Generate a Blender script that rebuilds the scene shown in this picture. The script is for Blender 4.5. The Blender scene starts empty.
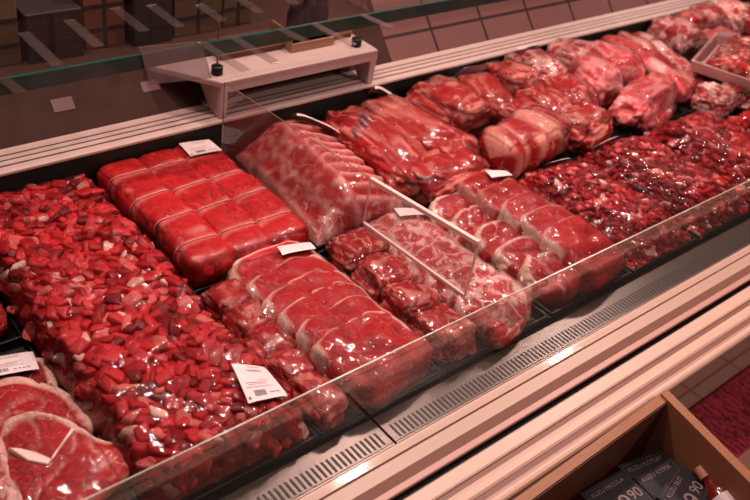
import bpy, bmesh, math, random
from mathutils import Vector, Matrix, noise
from mathutils.bvhtree import BVHTree
PI = math.pi
C = bpy.context.scene.collection
random.seed(7)
sin, cos, exp = math.sin, math.cos, math.exp

# ------------------------------------------------------------------ helpers
def tag(o, label=None, cat=None, group=None, kind=None):
    if label: o['label'] = label
    if cat: o['category'] = cat
    if group: o['group'] = group
    if kind: o['kind'] = kind
    return o

def empty(name, loc=(0, 0, 0), label=None, cat=None, group=None):
    o = bpy.data.objects.new(name, None); C.objects.link(o)
    o.location = loc; o.empty_display_size = .02
    return tag(o, label, cat, group)

def mobj(name, verts, faces, mat, parent=None, origin=None, smooth=False, fat=None):
    """link one mesh object; verts are given in world space"""
    if origin is None:
        n = len(verts)
        origin = (sum(v[0] for v in verts)/n, sum(v[1] for v in verts)/n, min(v[2] for v in verts))
    par = Vector((0, 0, 0))
    if parent is not None:
        p = parent
        while p is not None:
            par += p.location; p = p.parent
    ox, oy, oz = origin
    me = bpy.data.meshes.new(name)
    me.from_pydata([(v[0]-ox, v[1]-oy, v[2]-oz) for v in verts], [], faces)
    mats = mat if isinstance(mat, (list, tuple)) else [mat]
    for m in mats: me.materials.append(m)
    if smooth:
        me.polygons.foreach_set('use_smooth', [True]*len(me.polygons))
    if fat is not None:
        a = me.attributes.new('fat', 'FLOAT', 'POINT'); a.data.foreach_set('value', fat)
    me.update()
    o = bpy.data.objects.new(name, me); C.objects.link(o)
    o.location = Vector(origin) - par
    if parent is not None: o.parent = parent
    return o

class MB:
    def __init__(s): s.v = []; s.f = []
    def box(s, x0, x1, y0, y1, z0, z1):
        n = len(s.v)
        s.v += [(x0,y0,z0),(x1,y0,z0),(x1,y1,z0),(x0,y1,z0),(x0,y0,z1),(x1,y0,z1),(x1,y1,z1),(x0,y1,z1)]
        s.f += [(n,n+3,n+2,n+1),(n+4,n+5,n+6,n+7),(n,n+1,n+5,n+4),(n+1,n+2,n+6,n+5),(n+2,n+3,n+7,n+6),(n+3,n,n+4,n+7)]
        return s
    def prism(s, poly, z0, z1):
        """poly: list of (x,y) or (x,y,z0,z1)"""
        n = len(s.v); k = len(poly)
        for p in poly: s.v.append((p[0], p[1], z0))
        for p in poly: s.v.append((p[0], p[1], z1))
        s.f.append(tuple(n+i for i in reversed(range(k)))); s.f.append(tuple(n+k+i for i in range(k)))
        for i in range(k):
            j = (i+1) % k; s.f.append((n+i, n+j, n+k+j, n+k+i))
        return s
    def xprism(s, yz, x0, x1):
        n = len(s.v); k = len(yz)
        for p in yz: s.v.append((x0, p[0], p[1]))
        for p in yz: s.v.append((x1, p[0], p[1]))
        s.f.append(tuple(n+i for i in range(k))); s.f.append(tuple(n+k+i for i in reversed(range(k))))
        for i in range(k):
            j = (i+1) % k; s.f.append((n+j, n+i, n+k+i, n+k+j))
        return s
    def hexa(s, b, t):
        n = len(s.v); s.v += [tuple(p) for p in b] + [tuple(p) for p in t]; k = len(b)
        s.f.append(tuple(n+i for i in reversed(range(k)))); s.f.append(tuple(n+k+i for i in range(k)))
        for i in range(k):
            j = (i+1) % k; s.f.append((n+i, n+j, n+k+j, n+k+i))
        return s
    def bar(s, a, b, w, h=None, up=(0,0,1)):
        h = h or w; a = Vector(a); b = Vector(b); d = (b-a).normalized(); u = Vector(up)
        sd = d.cross(u)
        if sd.length < 1e-4: sd = d.cross(Vector((1,0,0)))
        sd.normalize(); u = sd.cross(d).normalized()
        q = [(-w/2,-h/2),(w/2,-h/2),(w/2,h/2),(-w/2,h/2)]
        return s.hexa([a+sd*i+u*j for i,j in q], [b+sd*i+u*j for i,j in q])
    def tube(s, pts, r, k=8, caps=True):
        n = len(s.v); P = [Vector(p) for p in pts]; m = len(P)
        R = r if isinstance(r, (list, tuple)) else [r]*m
        ref = Vector((0.13, 0.21, 1)).normalized()
        for i, p in enumerate(P):
            d = (P[min(i+1,m-1)] - P[max(i-1,0)]).normalized()
            a = d.cross(ref)
            if a.length < 1e-3: a = d.cross(Vector((1,0,0)))
            a.normalize(); b = d.cross(a)
            for j in range(k):
                t = 2*PI*j/k; s.v.append(tuple(p + (a*cos(t)+b*sin(t))*R[i]))
        for i in range(m-1):
            for j in range(k):
                j2 = (j+1) % k
                s.f.append((n+i*k+j, n+i*k+j2, n+(i+1)*k+j2, n+(i+1)*k+j))
        if caps:
            s.f.append(tuple(n+j for j in reversed(range(k)))); s.f.append(tuple(n+(m-1)*k+j for j in range(k)))
        return s
    def build(s, name, mat, parent=None, origin=None, smooth=False, bevel=0):
        o = mobj(name, s.v, s.f, mat, parent, origin, smooth)
        if bevel:
            m = o.modifiers.new('b', 'BEVEL'); m.width = bevel; m.segments = 2; m.limit_method = 'ANGLE'
        return o

# ------------------------------------------------------------------ materials
def new_mat(name):
    m = bpy.data.materials.new(name); m.use_nodes = True
    nt = m.node_tree; nt.nodes.clear()
    out = nt.nodes.new('ShaderNodeOutputMaterial')
    return m, nt, out
def N(nt, t, **kw):
    n = nt.nodes.new(t)
    for k, v in kw.items():
        if k in n.inputs: n.inputs[k].default_value = v
        else: setattr(n, k, v)
    return n
def L(nt, a, b): nt.links.new(a, b)
def math_n(nt, op, a, b=None, c=None, clamp=False):
    n = nt.nodes.new('ShaderNodeMath'); n.operation = op; n.use_clamp = clamp
    for i, x in enumerate((a, b, c)):
        if x is None: continue
        if isinstance(x, (int, float)): n.inputs[i].default_value = x
        else: nt.links.new(x, n.inputs[i])
    return n.outputs[0]
def mixc(nt, fac, a, b):
    n = nt.nodes.new('ShaderNodeMix'); n.data_type = 'RGBA'
    for i, x in ((0, fac), (6, a), (7, b)):
        if isinstance(x, (int, float)): n.inputs[i].default_value = x
        elif isinstance(x, tuple): n.inputs[i].default_value = (*x[:3], 1)
        else: nt.links.new(x, n.inputs[i])
    return n.outputs[2]
def maprange(nt, v, a, b, c=0., d=1.):
    n = nt.nodes.new('ShaderNodeMapRange'); n.interpolation_type = 'SMOOTHSTEP'
    nt.links.new(v, n.inputs[0])
    for i, x in enumerate((a, b, c, d)): n.inputs[i+1].default_value = x
    return n.outputs[0]
def coords(nt, rnd=True):
    tc = nt.nodes.new('ShaderNodeTexCoord')
    if not rnd: return tc.outputs['Object']
    oi = nt.nodes.new('ShaderNodeObjectInfo')
    k = math_n(nt, 'MULTIPLY', oi.outputs['Random'], 13.7)
    a = nt.nodes.new('ShaderNodeVectorMath'); a.operation = 'ADD'
    nt.links.new(tc.outputs['Object'], a.inputs[0]); nt.links.new(k, a.inputs[1])
    return a.outputs[0]
def noise_n(nt, vec, scale, detail=3, rough=.55, dist=0.):
    n = N(nt, 'ShaderNodeTexNoise'); n.inputs['Scale'].default_value = scale
    n.inputs['Detail'].default_value = detail; n.inputs['Roughness'].default_value = rough
    n.inputs['Distortion'].default_value = dist
    nt.links.new(vec, n.inputs['Vector']); return n

def plain(name, col, rough=.5, metal=0., coat=0., var=.12, scale=40, bump=0., spec=.5, stretch=None):
    m, nt, out = new_mat(name)
    b = N(nt, 'ShaderNodeBsdfPrincipled'); v = coords(nt, False)
    if stretch:
        mp = nt.nodes.new('ShaderNodeMapping'); mp.inputs['Scale'].default_value = stretch
        L(nt, v, mp.inputs['Vector']); v = mp.outputs[0]
    n = noise_n(nt, v, scale, 4)
    dk = tuple(c*(1-var) for c in col); lt = tuple(min(1, c*(1+var)) for c in col)
    L(nt, mixc(nt, n.outputs['Fac'], dk, lt), b.inputs['Base Color'])
    b.inputs['Roughness'].default_value = rough; b.inputs['Metallic'].default_value = metal
    b.inputs['Coat Weight'].default_value = coat; b.inputs['Coat Roughness'].default_value = .08
    b.inputs['Specular IOR Level'].default_value = spec
    if bump:
        bp = N(nt, 'ShaderNodeBump'); bp.inputs['Strength'].default_value = bump; bp.inputs['Distance'].default_value = .002
        L(nt, n.outputs['Fac'], bp.inputs['Height']); L(nt, bp.outputs[0], b.inputs['Normal'])
    L(nt, b.outputs[0], out.inputs[0]); return m

def meat(name, dark, light, fatc=(.62,.30,.25), vs=18, vw=.05, va=.7, mask=.5, patch=.72, ps=16, rough=.42, coat=.08, bump=.6, fine=.3, fibre=0.):
    m, nt, out = new_mat(name)
    b = N(nt, 'ShaderNodeBsdfPrincipled'); v0 = coords(nt)
    nd = noise_n(nt, v0, 38, 3)
    off = nt.nodes.new('ShaderNodeVectorMath'); off.operation = 'SCALE'; off.inputs['Scale'].default_value = .022
    L(nt, nd.outputs['Color'], off.inputs[0])
    ad = nt.nodes.new('ShaderNodeVectorMath'); ad.operation = 'ADD'; L(nt, v0, ad.inputs[0]); L(nt, off.outputs[0], ad.inputs[1])
    v = ad.outputs[0]
    n1 = noise_n(nt, v, 62, 5, .65)
    base = mixc(nt, maprange(nt, n1.outputs['Fac'], .3, .7), dark, light)
    vo = nt.nodes.new('ShaderNodeTexVoronoi'); vo.feature = 'DISTANCE_TO_EDGE'; vo.inputs['Scale'].default_value = vs*2.6
    L(nt, v, vo.inputs['Vector'])
    vein = maprange(nt, vo.outputs['Distance'], 0., vw, 1., 0.)
    nm = noise_n(nt, v0, 26, 2)
    vein = math_n(nt, 'MULTIPLY', vein, maprange(nt, nm.outputs['Fac'], mask-.04, mask+.12))
    vein = math_n(nt, 'MULTIPLY', vein, va)
    np_ = noise_n(nt, v, ps*2.4, 4, .6)
    pat = maprange(nt, np_.outputs['Fac'], patch-.05, patch+.06)
    at = nt.nodes.new('ShaderNodeAttribute'); at.attribute_name = 'fat'
    nf = noise_n(nt, v0, 190, 4, .65)
    att = math_n(nt, 'MULTIPLY', at.outputs['Fac'], maprange(nt, nf.outputs['Fac'], .30, .5, .6, 1.))
    fi = maprange(nt, nf.outputs['Fac'], .58, .72, 0., fine)
    f = math_n(nt, 'MAXIMUM', vein, pat); f = math_n(nt, 'MAXIMUM', f, att); f = math_n(nt, 'MAXIMUM', f, fi, None)
    fcol = mixc(nt, nf.outputs['Fac'], tuple(c*.85 for c in fatc), tuple(min(1, c*1.4) for c in fatc))
    L(nt, mixc(nt, f, base, fcol), b.inputs['Base Color'])
    b.inputs['Roughness'].default_value = rough; b.inputs['Specular IOR Level'].default_value = .22
    b.inputs['Coat Weight'].default_value = coat; b.inputs['Coat Roughness'].default_value = .12
    bp = N(nt, 'ShaderNodeBump'); bp.inputs['Strength'].default_value = bump; bp.inputs['Distance'].default_value = .0022
    h = math_n(nt, 'ADD', n1.outputs['Fac'], math_n(nt, 'MULTIPLY', nf.outputs['Fac'], .5))
    L(nt, h, bp.inputs['Height']); L(nt, bp.outputs[0], b.inputs['Normal'])
    L(nt, b.outputs[0], out.inputs[0]); return m

def clear(name, tint=(1,1,1), haze=0., hazec=(.8,.7,.7), ior=1.4, rough=.05, gain=1., bump=0., bscale=60, stretch=(1,1,1), bump2=0.):
    """thin clear sheet: transparent + fresnel gloss + a little milky haze, with wrinkles as bump"""
    m, nt, out = new_mat(name)
    tr = N(nt, 'ShaderNodeBsdfTransparent'); tr.inputs[0].default_value = (*tint, 1)
    gl = N(nt, 'ShaderNodeBsdfGlossy'); gl.inputs['Roughness'].default_value = rough; gl.inputs['Color'].default_value = (1,1,1,1)
    fr = N(nt, 'ShaderNodeFresnel'); fr.inputs['IOR'].default_value = ior
    if bump:
        v = coords(nt)
        mp = nt.nodes.new('ShaderNodeMapping'); mp.inputs['Scale'].default_value = stretch; L(nt, v, mp.inputs['Vector'])
        n = noise_n(nt, mp.outputs[0], bscale, 2, .5, 1.2)
        r = math_n(nt, 'ABSOLUTE', math_n(nt, 'SUBTRACT', n.outputs['Fac'], .5))
        r = maprange(nt, r, 0., .06, 1., 0.)
        n2 = noise_n(nt, mp.outputs[0], bscale*.45, 3, .5, .5)
        ms = noise_n(nt, v, 9, 1)
        r = math_n(nt, 'MULTIPLY', r, maprange(nt, ms.outputs['Fac'], .42, .62))
        hh = math_n(nt, 'ADD', math_n(nt, 'MULTIPLY', r, .6), math_n(nt, 'MULTIPLY', n2.outputs['Fac'], 2.2))
        bp = N(nt, 'ShaderNodeBump'); bp.inputs['Strength'].default_value = bump; bp.inputs['Distance'].default_value = .0022
        L(nt, hh, bp.inputs['Height']); L(nt, bp.outputs[0], gl.inputs['Normal']); L(nt, bp.outputs[0], fr.inputs['Normal'])
    s = tr.outputs[0]
    if haze:
        df = N(nt, 'ShaderNodeBsdfDiffuse'); df.inputs[0].default_value = (*hazec, 1)
        mx = N(nt, 'ShaderNodeMixShader'); mx.inputs[0].default_value = haze
        L(nt, s, mx.inputs[1]); L(nt, df.outputs[0], mx.inputs[2]); s = mx.outputs[0]
    mx = N(nt, 'ShaderNodeMixShader'); L(nt, math_n(nt, 'MULTIPLY', fr.outputs[0], gain, None, True), mx.inputs[0])
    L(nt, s, mx.inputs[1]); L(nt, gl.outputs[0], mx.inputs[2])
    L(nt, mx.outputs[0], out.inputs[0]); return m

M = {}
M['film'] = clear('clear_film', (.97,.95,.95), 0., gain=.85, ior=1.42, rough=.06, bump=.8, bscale=75, stretch=(1,.6,1))
M['glass'] = clear('front_glass', (.985,.98,.975), .004, (.75,.6,.55), gain=.16)
M['acrylic'] = clear('acrylic_panel', (.95,.945,.945), .045, (.75,.55,.52), gain=.10)
M['acrylic_edge'] = plain('acrylic_edge', (.80,.56,.51), .25)
M['glass_edge'] = plain('glass_edge_bright', (.42,.34,.28), .25)
M['shelf_glass'] = clear('shelf_glass', (.90,.87,.85), .003, (.55,.35,.3), gain=.1)
M['green_edge'] = plain('green_glass_edge', (.004,.062,.048), .15, coat=.6, var=.3, scale=12)
M['strip'] = clear('reflection_haze', (.92,.9,.9), .022, (.62,.42,.38), gain=.3, rough=.2)  # milky haze standing in for reflections in the shelf glass
M['card'] = clear('card_reflection_haze', (.85,.86,.88), .26, (.50,.40,.40), gain=.4)  # stronger haze for the reflected price card
M['steel'] = plain('brushed_steel', (.125,.092,.078), .28, metal=.5, var=.12, scale=60, stretch=(.3,14,1), bump=.08)
M['steel_lip'] = plain('steel_lip', (.20,.14,.115), .35, metal=.5)
M['slot'] = plain('slot_dark', (.045,.032,.027), .6)
M['cream'] = plain('cream_plastic', (.64,.425,.335), .38, coat=.15, var=.04, scale=8)
M['cream2'] = plain('beige_plastic', (.50,.325,.25), .4, var=.05, scale=8)
M['pinkp'] = plain('pink_beige_plastic', (.50,.27,.225), .4, var=.05, scale=8)
M['brown'] = plain('brown_groove', (.24,.11,.078), .5, var=.06, scale=20)
M['white_p'] = plain('white_plastic', (.52,.385,.36), .42, var=.04, scale=10)
M['rail'] = plain('rail_white', (.60,.44,.40), .4, var=.06, scale=10)
M['rail2'] = plain('rail_shadow', (.10,.075,.068), .5)
M['rail3'] = plain('rail_grey', (.36,.25,.235), .42, var=.06, scale=10)
M['black'] = plain('black_plastic', (.009,.007,.007), .4, var=.3, spec=.3)
M['liner'] = plain('dark_case_liner', (.012,.011,.008), .6, var=.4, scale=25, bump=.1)
M['foam'] = plain('white_foam_tray', (.70,.42,.40), .5, var=.04)
M['label'] = plain('label_paper', (.74,.60,.59), .5, var=.03, scale=20)
M['ink'] = plain('label_ink', (.30,.22,.24), .6)
M['ink_dark'] = plain('label_ink_dark', (.10,.07,.08), .6)
M['green'] = plain('label_green', (.12,.22,.06), .6)
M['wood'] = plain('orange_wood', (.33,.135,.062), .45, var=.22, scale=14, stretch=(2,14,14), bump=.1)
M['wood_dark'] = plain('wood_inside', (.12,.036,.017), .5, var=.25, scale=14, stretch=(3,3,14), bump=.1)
M['crate_wood'] = plain('pale_crate_wood', (.40,.22,.14), .55, var=.15, scale=14, stretch=(2,10,10))
M['jar_dark'] = plain('dark_jar', (.012,.005,.006), .6, var=.3, spec=.15)
M['carton_tan'] = plain('tan_carton', (.17,.09,.058), .7, var=.15, scale=6)
M['carton_brown'] = plain('brown_carton', (.09,.045,.030), .7, var=.15, scale=6)
M['carton_olive'] = plain('olive_carton', (.12,.072,.040), .7, var=.15, scale=6)
M['carton_dark'] = plain('dark_carton', (.022,.011,.011), .6, var=.3, scale=12)
M['carton_red'] = plain('orange_carton', (.16,.055,.034), .6, var=.15, scale=8)
M['plum'] = plain('plum_brown_panel', (.062,.026,.019), .55, var=.15, scale=5, spec=.2)
M['cardboard_black'] = plain('black_card', (.014,.010,.012), .5, var=.2)
M['card_line'] = plain('card_frame_line', (.075,.055,.058), .5)
M['card_text'] = plain('card_text_white', (.27,.18,.18), .6)
M['sauce'] = plain('red_sauce', (.17,.012,.008), .25, coat=.5)
M['cap'] = plain('tan_cap', (.50,.24,.15), .5)
M['bone'] = plain('white_bone', (.80,.58,.50), .35, coat=.4)
M['string'] = plain('white_string', (.78,.36,.33), .5)

# meats
M['m_bright'] = meat('meat_bright', (0.483,0.0158,0.0192), (0.630,0.0324,0.0333), (.72,.30,.27), vs=9, vw=.02, va=.45, mask=.5, patch=.80, fine=.08, bump=.2)
M['m_beef'] = meat('meat_beef', (0.326,0.0130,0.0148), (0.483,0.0245,0.0259), (.62,.27,.22), vs=13, vw=.035, va=.7, mask=.50, patch=.70, fine=.2)
M['m_slice'] = meat('meat_slice', (0.378,0.0158,0.0192), (0.525,0.0302,0.0326), (.80,.48,.39), vs=11, vw=.03, va=.5, mask=.54, patch=.76, fine=.22)
M['m_lean'] = meat('meat_lean', (0.315,0.0144,0.0148), (0.452,0.0216,0.0222), (.64,.26,.21), vs=10, vw=.05, va=.9, mask=.50, patch=.66, ps=13, fine=.15)
M['m_lamb'] = meat('meat_lamb', (0.441,0.0396,0.0429), (0.588,0.0720,0.0740), (.80,.46,.41), vs=9, vw=.10, va=.9, mask=.42, patch=.55, ps=10, fine=.2)
M['m_dark'] = meat('meat_dark', (0.179,0.0086,0.0089), (0.315,0.0187,0.0163), (.72,.42,.34), vs=16, vw=.07, va=.8, mask=.5, patch=.63, fine=.3)
M['m_pink'] = meat('meat_pink', (0.546,0.0540,0.0629), (0.693,0.1008,0.1036), (.78,.34,.32), vs=7, vw=.12, va=.6, mask=.46, patch=.60, ps=8, fine=.12, bump=.2)
M['m_purple'] = plain('purple_membrane', (.30,.12,.16), .25, coat=.6, var=.3, scale=50)
M['m_loin'] = meat('meat_loin', (0.420,0.0216,0.0237), (0.578,0.0432,0.0444), (.76,.38,.33), vs=13, vw=.09, va=.55, mask=.5, patch=.62, ps=12, fine=.25)
M['c_red'] = meat('chunk_red', (0.315,0.0086,0.0118), (0.504,0.0187,0.0237), (.62,.28,.24), vs=14, vw=.04, va=.6, mask=.56, patch=.74, bump=.25, fine=.05)
M['c_bright'] = meat('chunk_bright', (0.504,0.0187,0.0252), (0.651,0.0432,0.0459), (.70,.34,.30), vs=14, vw=.04, va=.6, mask=.56, patch=.74, bump=.25, fine=.05)
M['c_pink'] = meat('chunk_pink', (0.609,0.0792,0.0740), (0.714,0.1440,0.1258), (.80,.50,.42), vs=14, vw=.06, va=.7, mask=.5, patch=.62, bump=.2)
M['c_fat'] = meat('chunk_fat', (0.756,0.2448,0.2072), (0.840,0.3312,0.2812), (.85,.60,.50), patch=.5, bump=.2)
M['c_dark'] = meat('chunk_dark', (0.168,0.0058,0.0067), (0.294,0.0115,0.0133), (.5,.2,.16), vs=14, vw=.04, va=.5, mask=.56, patch=.76, bump=.25)

# ------------------------------------------------------------------ meat shapes (verts in world space, recorded for the film)
PK = []          # geometry of the current package
def record(verts, faces): PK.append((verts, faces))

def blob(name, c, r, rot=0., e=.62, seed=0, amp=.10, fr=1.7, groove=.06, gf=1.5, gw=.09, mat='m_beef', tilt=(0.,0.), nu=72, nv=44,
         fatfn=None, bend=0., taper=0., fatw=.5, floor=.003, parent=None):
    vs, fa = [], []
    sv = Vector((seed*3.17, seed*1.31, seed*2.73))
    cr, sr = cos(rot), sin(rot)
    def sg(a, p): return math.copysign(abs(a)**p, a)
    for j in range(nv+1):
        ph = -PI/2 + PI*j/nv
        for i in range(nu):
            th = 2*PI*i/nu
            d = Vector((cos(ph)*cos(th), cos(ph)*sin(th), sin(ph)))
            n1 = noise.noise(d*fr+sv); n2 = noise.noise(d*gf+sv*1.7); n3 = noise.noise(d*fr*3.1+sv*.7)
            g = exp(-(n2/gw)**2)
            k = 1 + amp*n1*1.6 + amp*.45*n3 - groove*g
            x = sg(cos(ph), e)*sg(cos(th), e)*r[0]*k; y = sg(cos(ph), e)*sg(sin(th), e)*r[1]*k; z = sg(sin(ph), .9)*r[2]*k
            tp = 1 + taper*(y/r[1]); x *= tp; z *= tp
            x += bend*(y*y)/r[1]
            z += tilt[0]*x + tilt[1]*y
            X = c[0] + x*cr - y*sr; Y = c[1] + x*sr + y*cr; Z = max(floor, c[2]+z)
            vs.append((X, Y, Z))
            f = max(0., g*fatw*(1.1 if n1 > -.05 else .35))
            if fatfn: f = max(f, fatfn(d, n1, n2, n3))
            fa.append(min(1., f))
    fs = []
    for j in range(nv):
        for i in range(nu):
            i2 = (i+1) % nu
            fs.append((j*nu+i, j*nu+i2, (j+1)*nu+i2, (j+1)*nu+i))
    record(vs, fs)
    return mobj(name, vs, fs, M[mat], parent, None, True, fa)

def path_at(pts, t):
    k = t*(len(pts)-1); i = min(int(k), len(pts)-2); f = k-i
    p0 = Vector(pts[max(i-1,0)]); p1 = Vector(pts[i]); p2 = Vector(pts[i+1]); p3 = Vector(pts[min(i+2,len(pts)-1)])
    return .5*((2*p1)+(p2-p0)*f+(2*p0-5*p1+4*p2-p3)*f*f+(3*p1-p0-3*p2+p3)*f**3)

def roll(name, pts, rx, rz, lumps=0, mat='m_bright', seed=0, amp=.05, gdepth=.14, strings=False, fatline=.9, nu=44, nv=90, endp=.35,
         rad=None, fatfn=None, floor=.003, slant=0., sq=.72):
    """a long piece of meat along pts; lumps = number of bulges between tied grooves"""
    vs, fa = [], []; rings = []
    sv = Vector((seed*2.3, seed*.9, seed*1.9))
    gl = [k/lumps for k in range(1, lumps)] if lumps else []
    for j in range(nv+1):
        t = j/nv; p = path_at(pts, t); d = (path_at(pts, min(1, t+.02))-path_at(pts, max(0, t-.02))).normalized()
        s = Vector((d.y, -d.x, 0)).normalized(); u = Vector((0,0,1))
        prof = (max(0., 1-abs(2*t-1)**(1/endp*1.6)))**.5
        rr = 1.
        if rad:
            k = t*(len(rad)-1); i0 = min(int(k), len(rad)-2); rr = rad[i0]*(1-(k-i0))+rad[i0+1]*(k-i0)
        for i in range(nu):
            a = 2*PI*i/nu
            q = Vector((cos(a)*.7, sin(a)*.7, t*4.2))
            n1 = noise.noise(q*1.2+sv); n3 = noise.noise(q*3.3+sv)
            g = 0.
            for m_i, gg in enumerate(gl):
                w = t-gg-.014*noise.noise(Vector((cos(a), sin(a), m_i*2.2+seed)))-slant*cos(a)
                g = max(g, exp(-(w*len(gl)*5.5)**2))
            k = prof*rr*(1+amp*n1*2+amp*.5*n3-gdepth*g)
            ca, sa = cos(a), sin(a)
            x = math.copysign(abs(ca)**sq, ca)*rx*k; z = math.copysign(abs(sa)**(sq+.05), sa)*rz*k
            v = p + s*x + u*z
            vs.append((v.x, v.y, max(floor, v.z)))
            f = max(0, (g-.72)/.28)*fatline
            if fatfn: f = max(f, fatfn(t, a, n1, n3))
            fa.append(max(0., min(1., f)))
    fs = []
    for j in range(nv):
        for i in range(nu):
            i2 = (i+1) % nu
            fs.append((j*nu+i, j*nu+i2, (j+1)*nu+i2, (j+1)*nu+i))
    record(vs, fs)
    o = mobj(name, vs, fs, M[mat], None, None, True, fa)
    if strings:
        for gg in gl:
            j = round(gg*nv); ring = vs[j*nu:(j+1)*nu]
            cx = sum(v[0] for v in ring)/nu; cy = sum(v[1] for v in ring)/nu; cz = sum(v[2] for v in ring)/nu
            P = [(cx+(v[0]-cx)*1.03, cy+(v[1]-cy), cz+(v[2]-cz)*1.04+.0006) for i, v in enumerate(ring) if i <= nu//2]
            MB().tube(P, .0009, 5).build('string', M['string'], o, smooth=True)
    return o

def slab(name, outline, z0, thick, mat='m_slice', seed=0, slope=(0.,0.), rim=.82, rimfn=None, dome=.25, nr=12, sub=5, wob=.03, fatnoise=0., seam=0.):
    """flat slice of meat: outline (x, y) list around, ringed inwards, with a fatty rim"""
    k = len(outline); P = []
    for i in range(k):
        p0, p1, p2, p3 = [Vector((*outline[(i+q) % k], 0)) for q in (-1,0,1,2)]
        for s_ in range(sub):
            f = s_/sub
            P.append(.5*((2*p1)+(p2-p0)*f+(2*p0-5*p1+4*p2-p3)*f*f+(3*p1-p0-3*p2+p3)*f**3))
    n = len(P); c = sum(P, Vector())/n
    vs, fa = [], []
    sv = Vector((seed*1.7, seed*2.9, seed))
    rs = [1-.0*q for q in (0,)] + [1 - q/nr for q in range(1, nr)]
    def zz(x, y): return slope[0]*(x-c.x)+slope[1]*(y-c.y)
    layers = [(1., 0.), (1.02, .5)] + [(.985 if q == 0 else 1-q/nr, 1.) for q in range(nr)]
    for (r, h) in layers:
        for i, p in enumerate(P):
            d = p-c; a = math.atan2(d.y, d.x)
            q = c + d*r
            nz = noise.noise(q*28+sv)
            top = thick*(h if h < 1 else (1+dome*(1-r*r)) * (1 - .16*max(0, (r-.9)/.1))) + (thick*wob*6*nz if h == 1 else 0)
            nn = noise.noise(q*17+sv*2.)
            if seam and h == 1: top -= thick*.3*exp(-(nn/.06)**2)
            vs.append((q.x, q.y, max(.002, z0+top+zz(q.x, q.y))))
            amt = 1. if rimfn is None else rimfn(a)
            w = rim + (1-rim)*(1-amt) + .03*noise.noise(q*40+sv)
            f = 1. if r > w else max(0., 1-(w-r)/.05)
            f *= min(1., amt*1.4)
            if seam: f = max(f, seam*exp(-(nn/.045)**2))
            fa.append(max(0., min(1., f)))
    fs = []; m = len(layers)
    for j in range(m-1):
        for i in range(n):
            i2 = (i+1) % n; fs.append((j*n+i, j*n+i2, (j+1)*n+i2, (j+1)*n+i))
    vs.append((c.x, c.y, max(.002, vs[(m-1)*n][2]))); fa.append(0.)
    for i in range(n): fs.append(((m-1)*n+i, (m-1)*n+(i+1) % n, len(vs)-1))
    fs.append(tuple(reversed(range(n))))
    record(vs, fs)
    return mobj(name, vs, fs, M[mat], None, None, True, fa)

def ell(cx, cy, rx, ry, rot=0., k=14, sq=.85, jag=.05, seed=0):
    out = []
    for i in range(k):
        a = 2*PI*i/k; j = 1+jag*noise.noise(Vector((cos(a)*1.5, sin(a)*1.5, seed*3.3)))*2
        x = math.copysign(abs(cos(a))**sq, cos(a))*rx*j; y = math.copysign(abs(sin(a))**sq, sin(a))*ry*j
        out.append((cx+x*cos(rot)-y*sin(rot), cy+x*sin(rot)+y*cos(rot)))
    return out

# ------------------------------------------------------------------ packages
def tray(parent, x0, x1, y0, y1, mat='black', h=.016, z=0.001):
    b = MB(); t = .005
    b.box(x0, x1, y0, y1, z, z+.003)
    for (a0,a1,b0,b1) in ((x0,x1,y0,y0+t),(x0,x1,y1-t,y1),(x0,x0+t,y0+t,y1-t),(x1-t,x1,y0+t,y1-t)):
        b.box(a0,a1,b0,b1,z+.003,z+h)
    return b.build('tray', M[mat], parent, bevel=.0015)

def film(parent, x0, x1, y0, y1, nx=56, ny=72, blur=2, base=.012, puff=.0015, seed=0, zmin=None):
    V, F = [], []
    for vs, fs in PK:
        n = len(V); V += vs; F += [tuple(i+n for i in f) for f in fs]
    bv = BVHTree.FromPolygons([Vector(v) for v in V], F)
    h = [[base]*(nx+1) for _ in range(ny+1)]
    for j in range(ny+1):
        for i in range(nx+1):
            x = x0+(x1-x0)*i/nx; y = y0+(y1-y0)*j/ny
            hit = bv.ray_cast(Vector((x, y, 1.)), Vector((0,0,-1)))
            if hit[0] is not None: h[j][i] = max(base, hit[0].z)
    raw = [r[:] for r in h]
    def dil(h):
        return [[max(h[b][a] for b in range(max(0,j-1), min(ny,j+1)+1) for a in range(max(0,i-1), min(nx,i+1)+1)) for i in range(nx+1)] for j in range(ny+1)]
    def bl(h):
        o = [r[:] for r in h]
        for j in range(ny+1):
            for i in range(nx+1):
                s = 0; k = 0
                for b in (j-1, j, j+1):
                    for a in (i-1, i, i+1):
                        if 0 <= a <= nx and 0 <= b <= ny: s += h[b][a]; k += 1
                o[j][i] = s/k
        return o
    h = dil(h)
    for _ in range(blur): h = bl(h)
    vs = []
    for j in range(ny+1):
        for i in range(nx+1):
            x = x0+(x1-x0)*i/nx; y = y0+(y1-y0)*j/ny
            e = min(i, nx-i, j, ny-j)
            z = max(h[j][i], raw[j][i])+puff+.0012*noise.noise(Vector((x*60, y*30, seed)))
            if e == 0: z = .006
            elif e == 1: z = min(z, .5*(z+.012)) if raw[j][i] < .03 else z
            vs.append((x, y, z))
    fs = [(j*(nx+1)+i, j*(nx+1)+i+1, (j+1)*(nx+1)+i+1, (j+1)*(nx+1)+i) for j in range(ny) for i in range(nx)]
    o = mobj('plastic_film', vs, fs, M['film'], parent, None, True)
    def top(x, y):
        i = min(nx-1, max(0, int((x-x0)/(x1-x0)*nx))); j = min(ny-1, max(0, int((y-y0)/(y1-y0)*ny)))
        return max(vs[j*(nx+1)+i][2], vs[(j+1)*(nx+1)+i+1][2], vs[j*(nx+1)+i+1][2], vs[(j+1)*(nx+1)+i][2])
    return top

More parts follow.
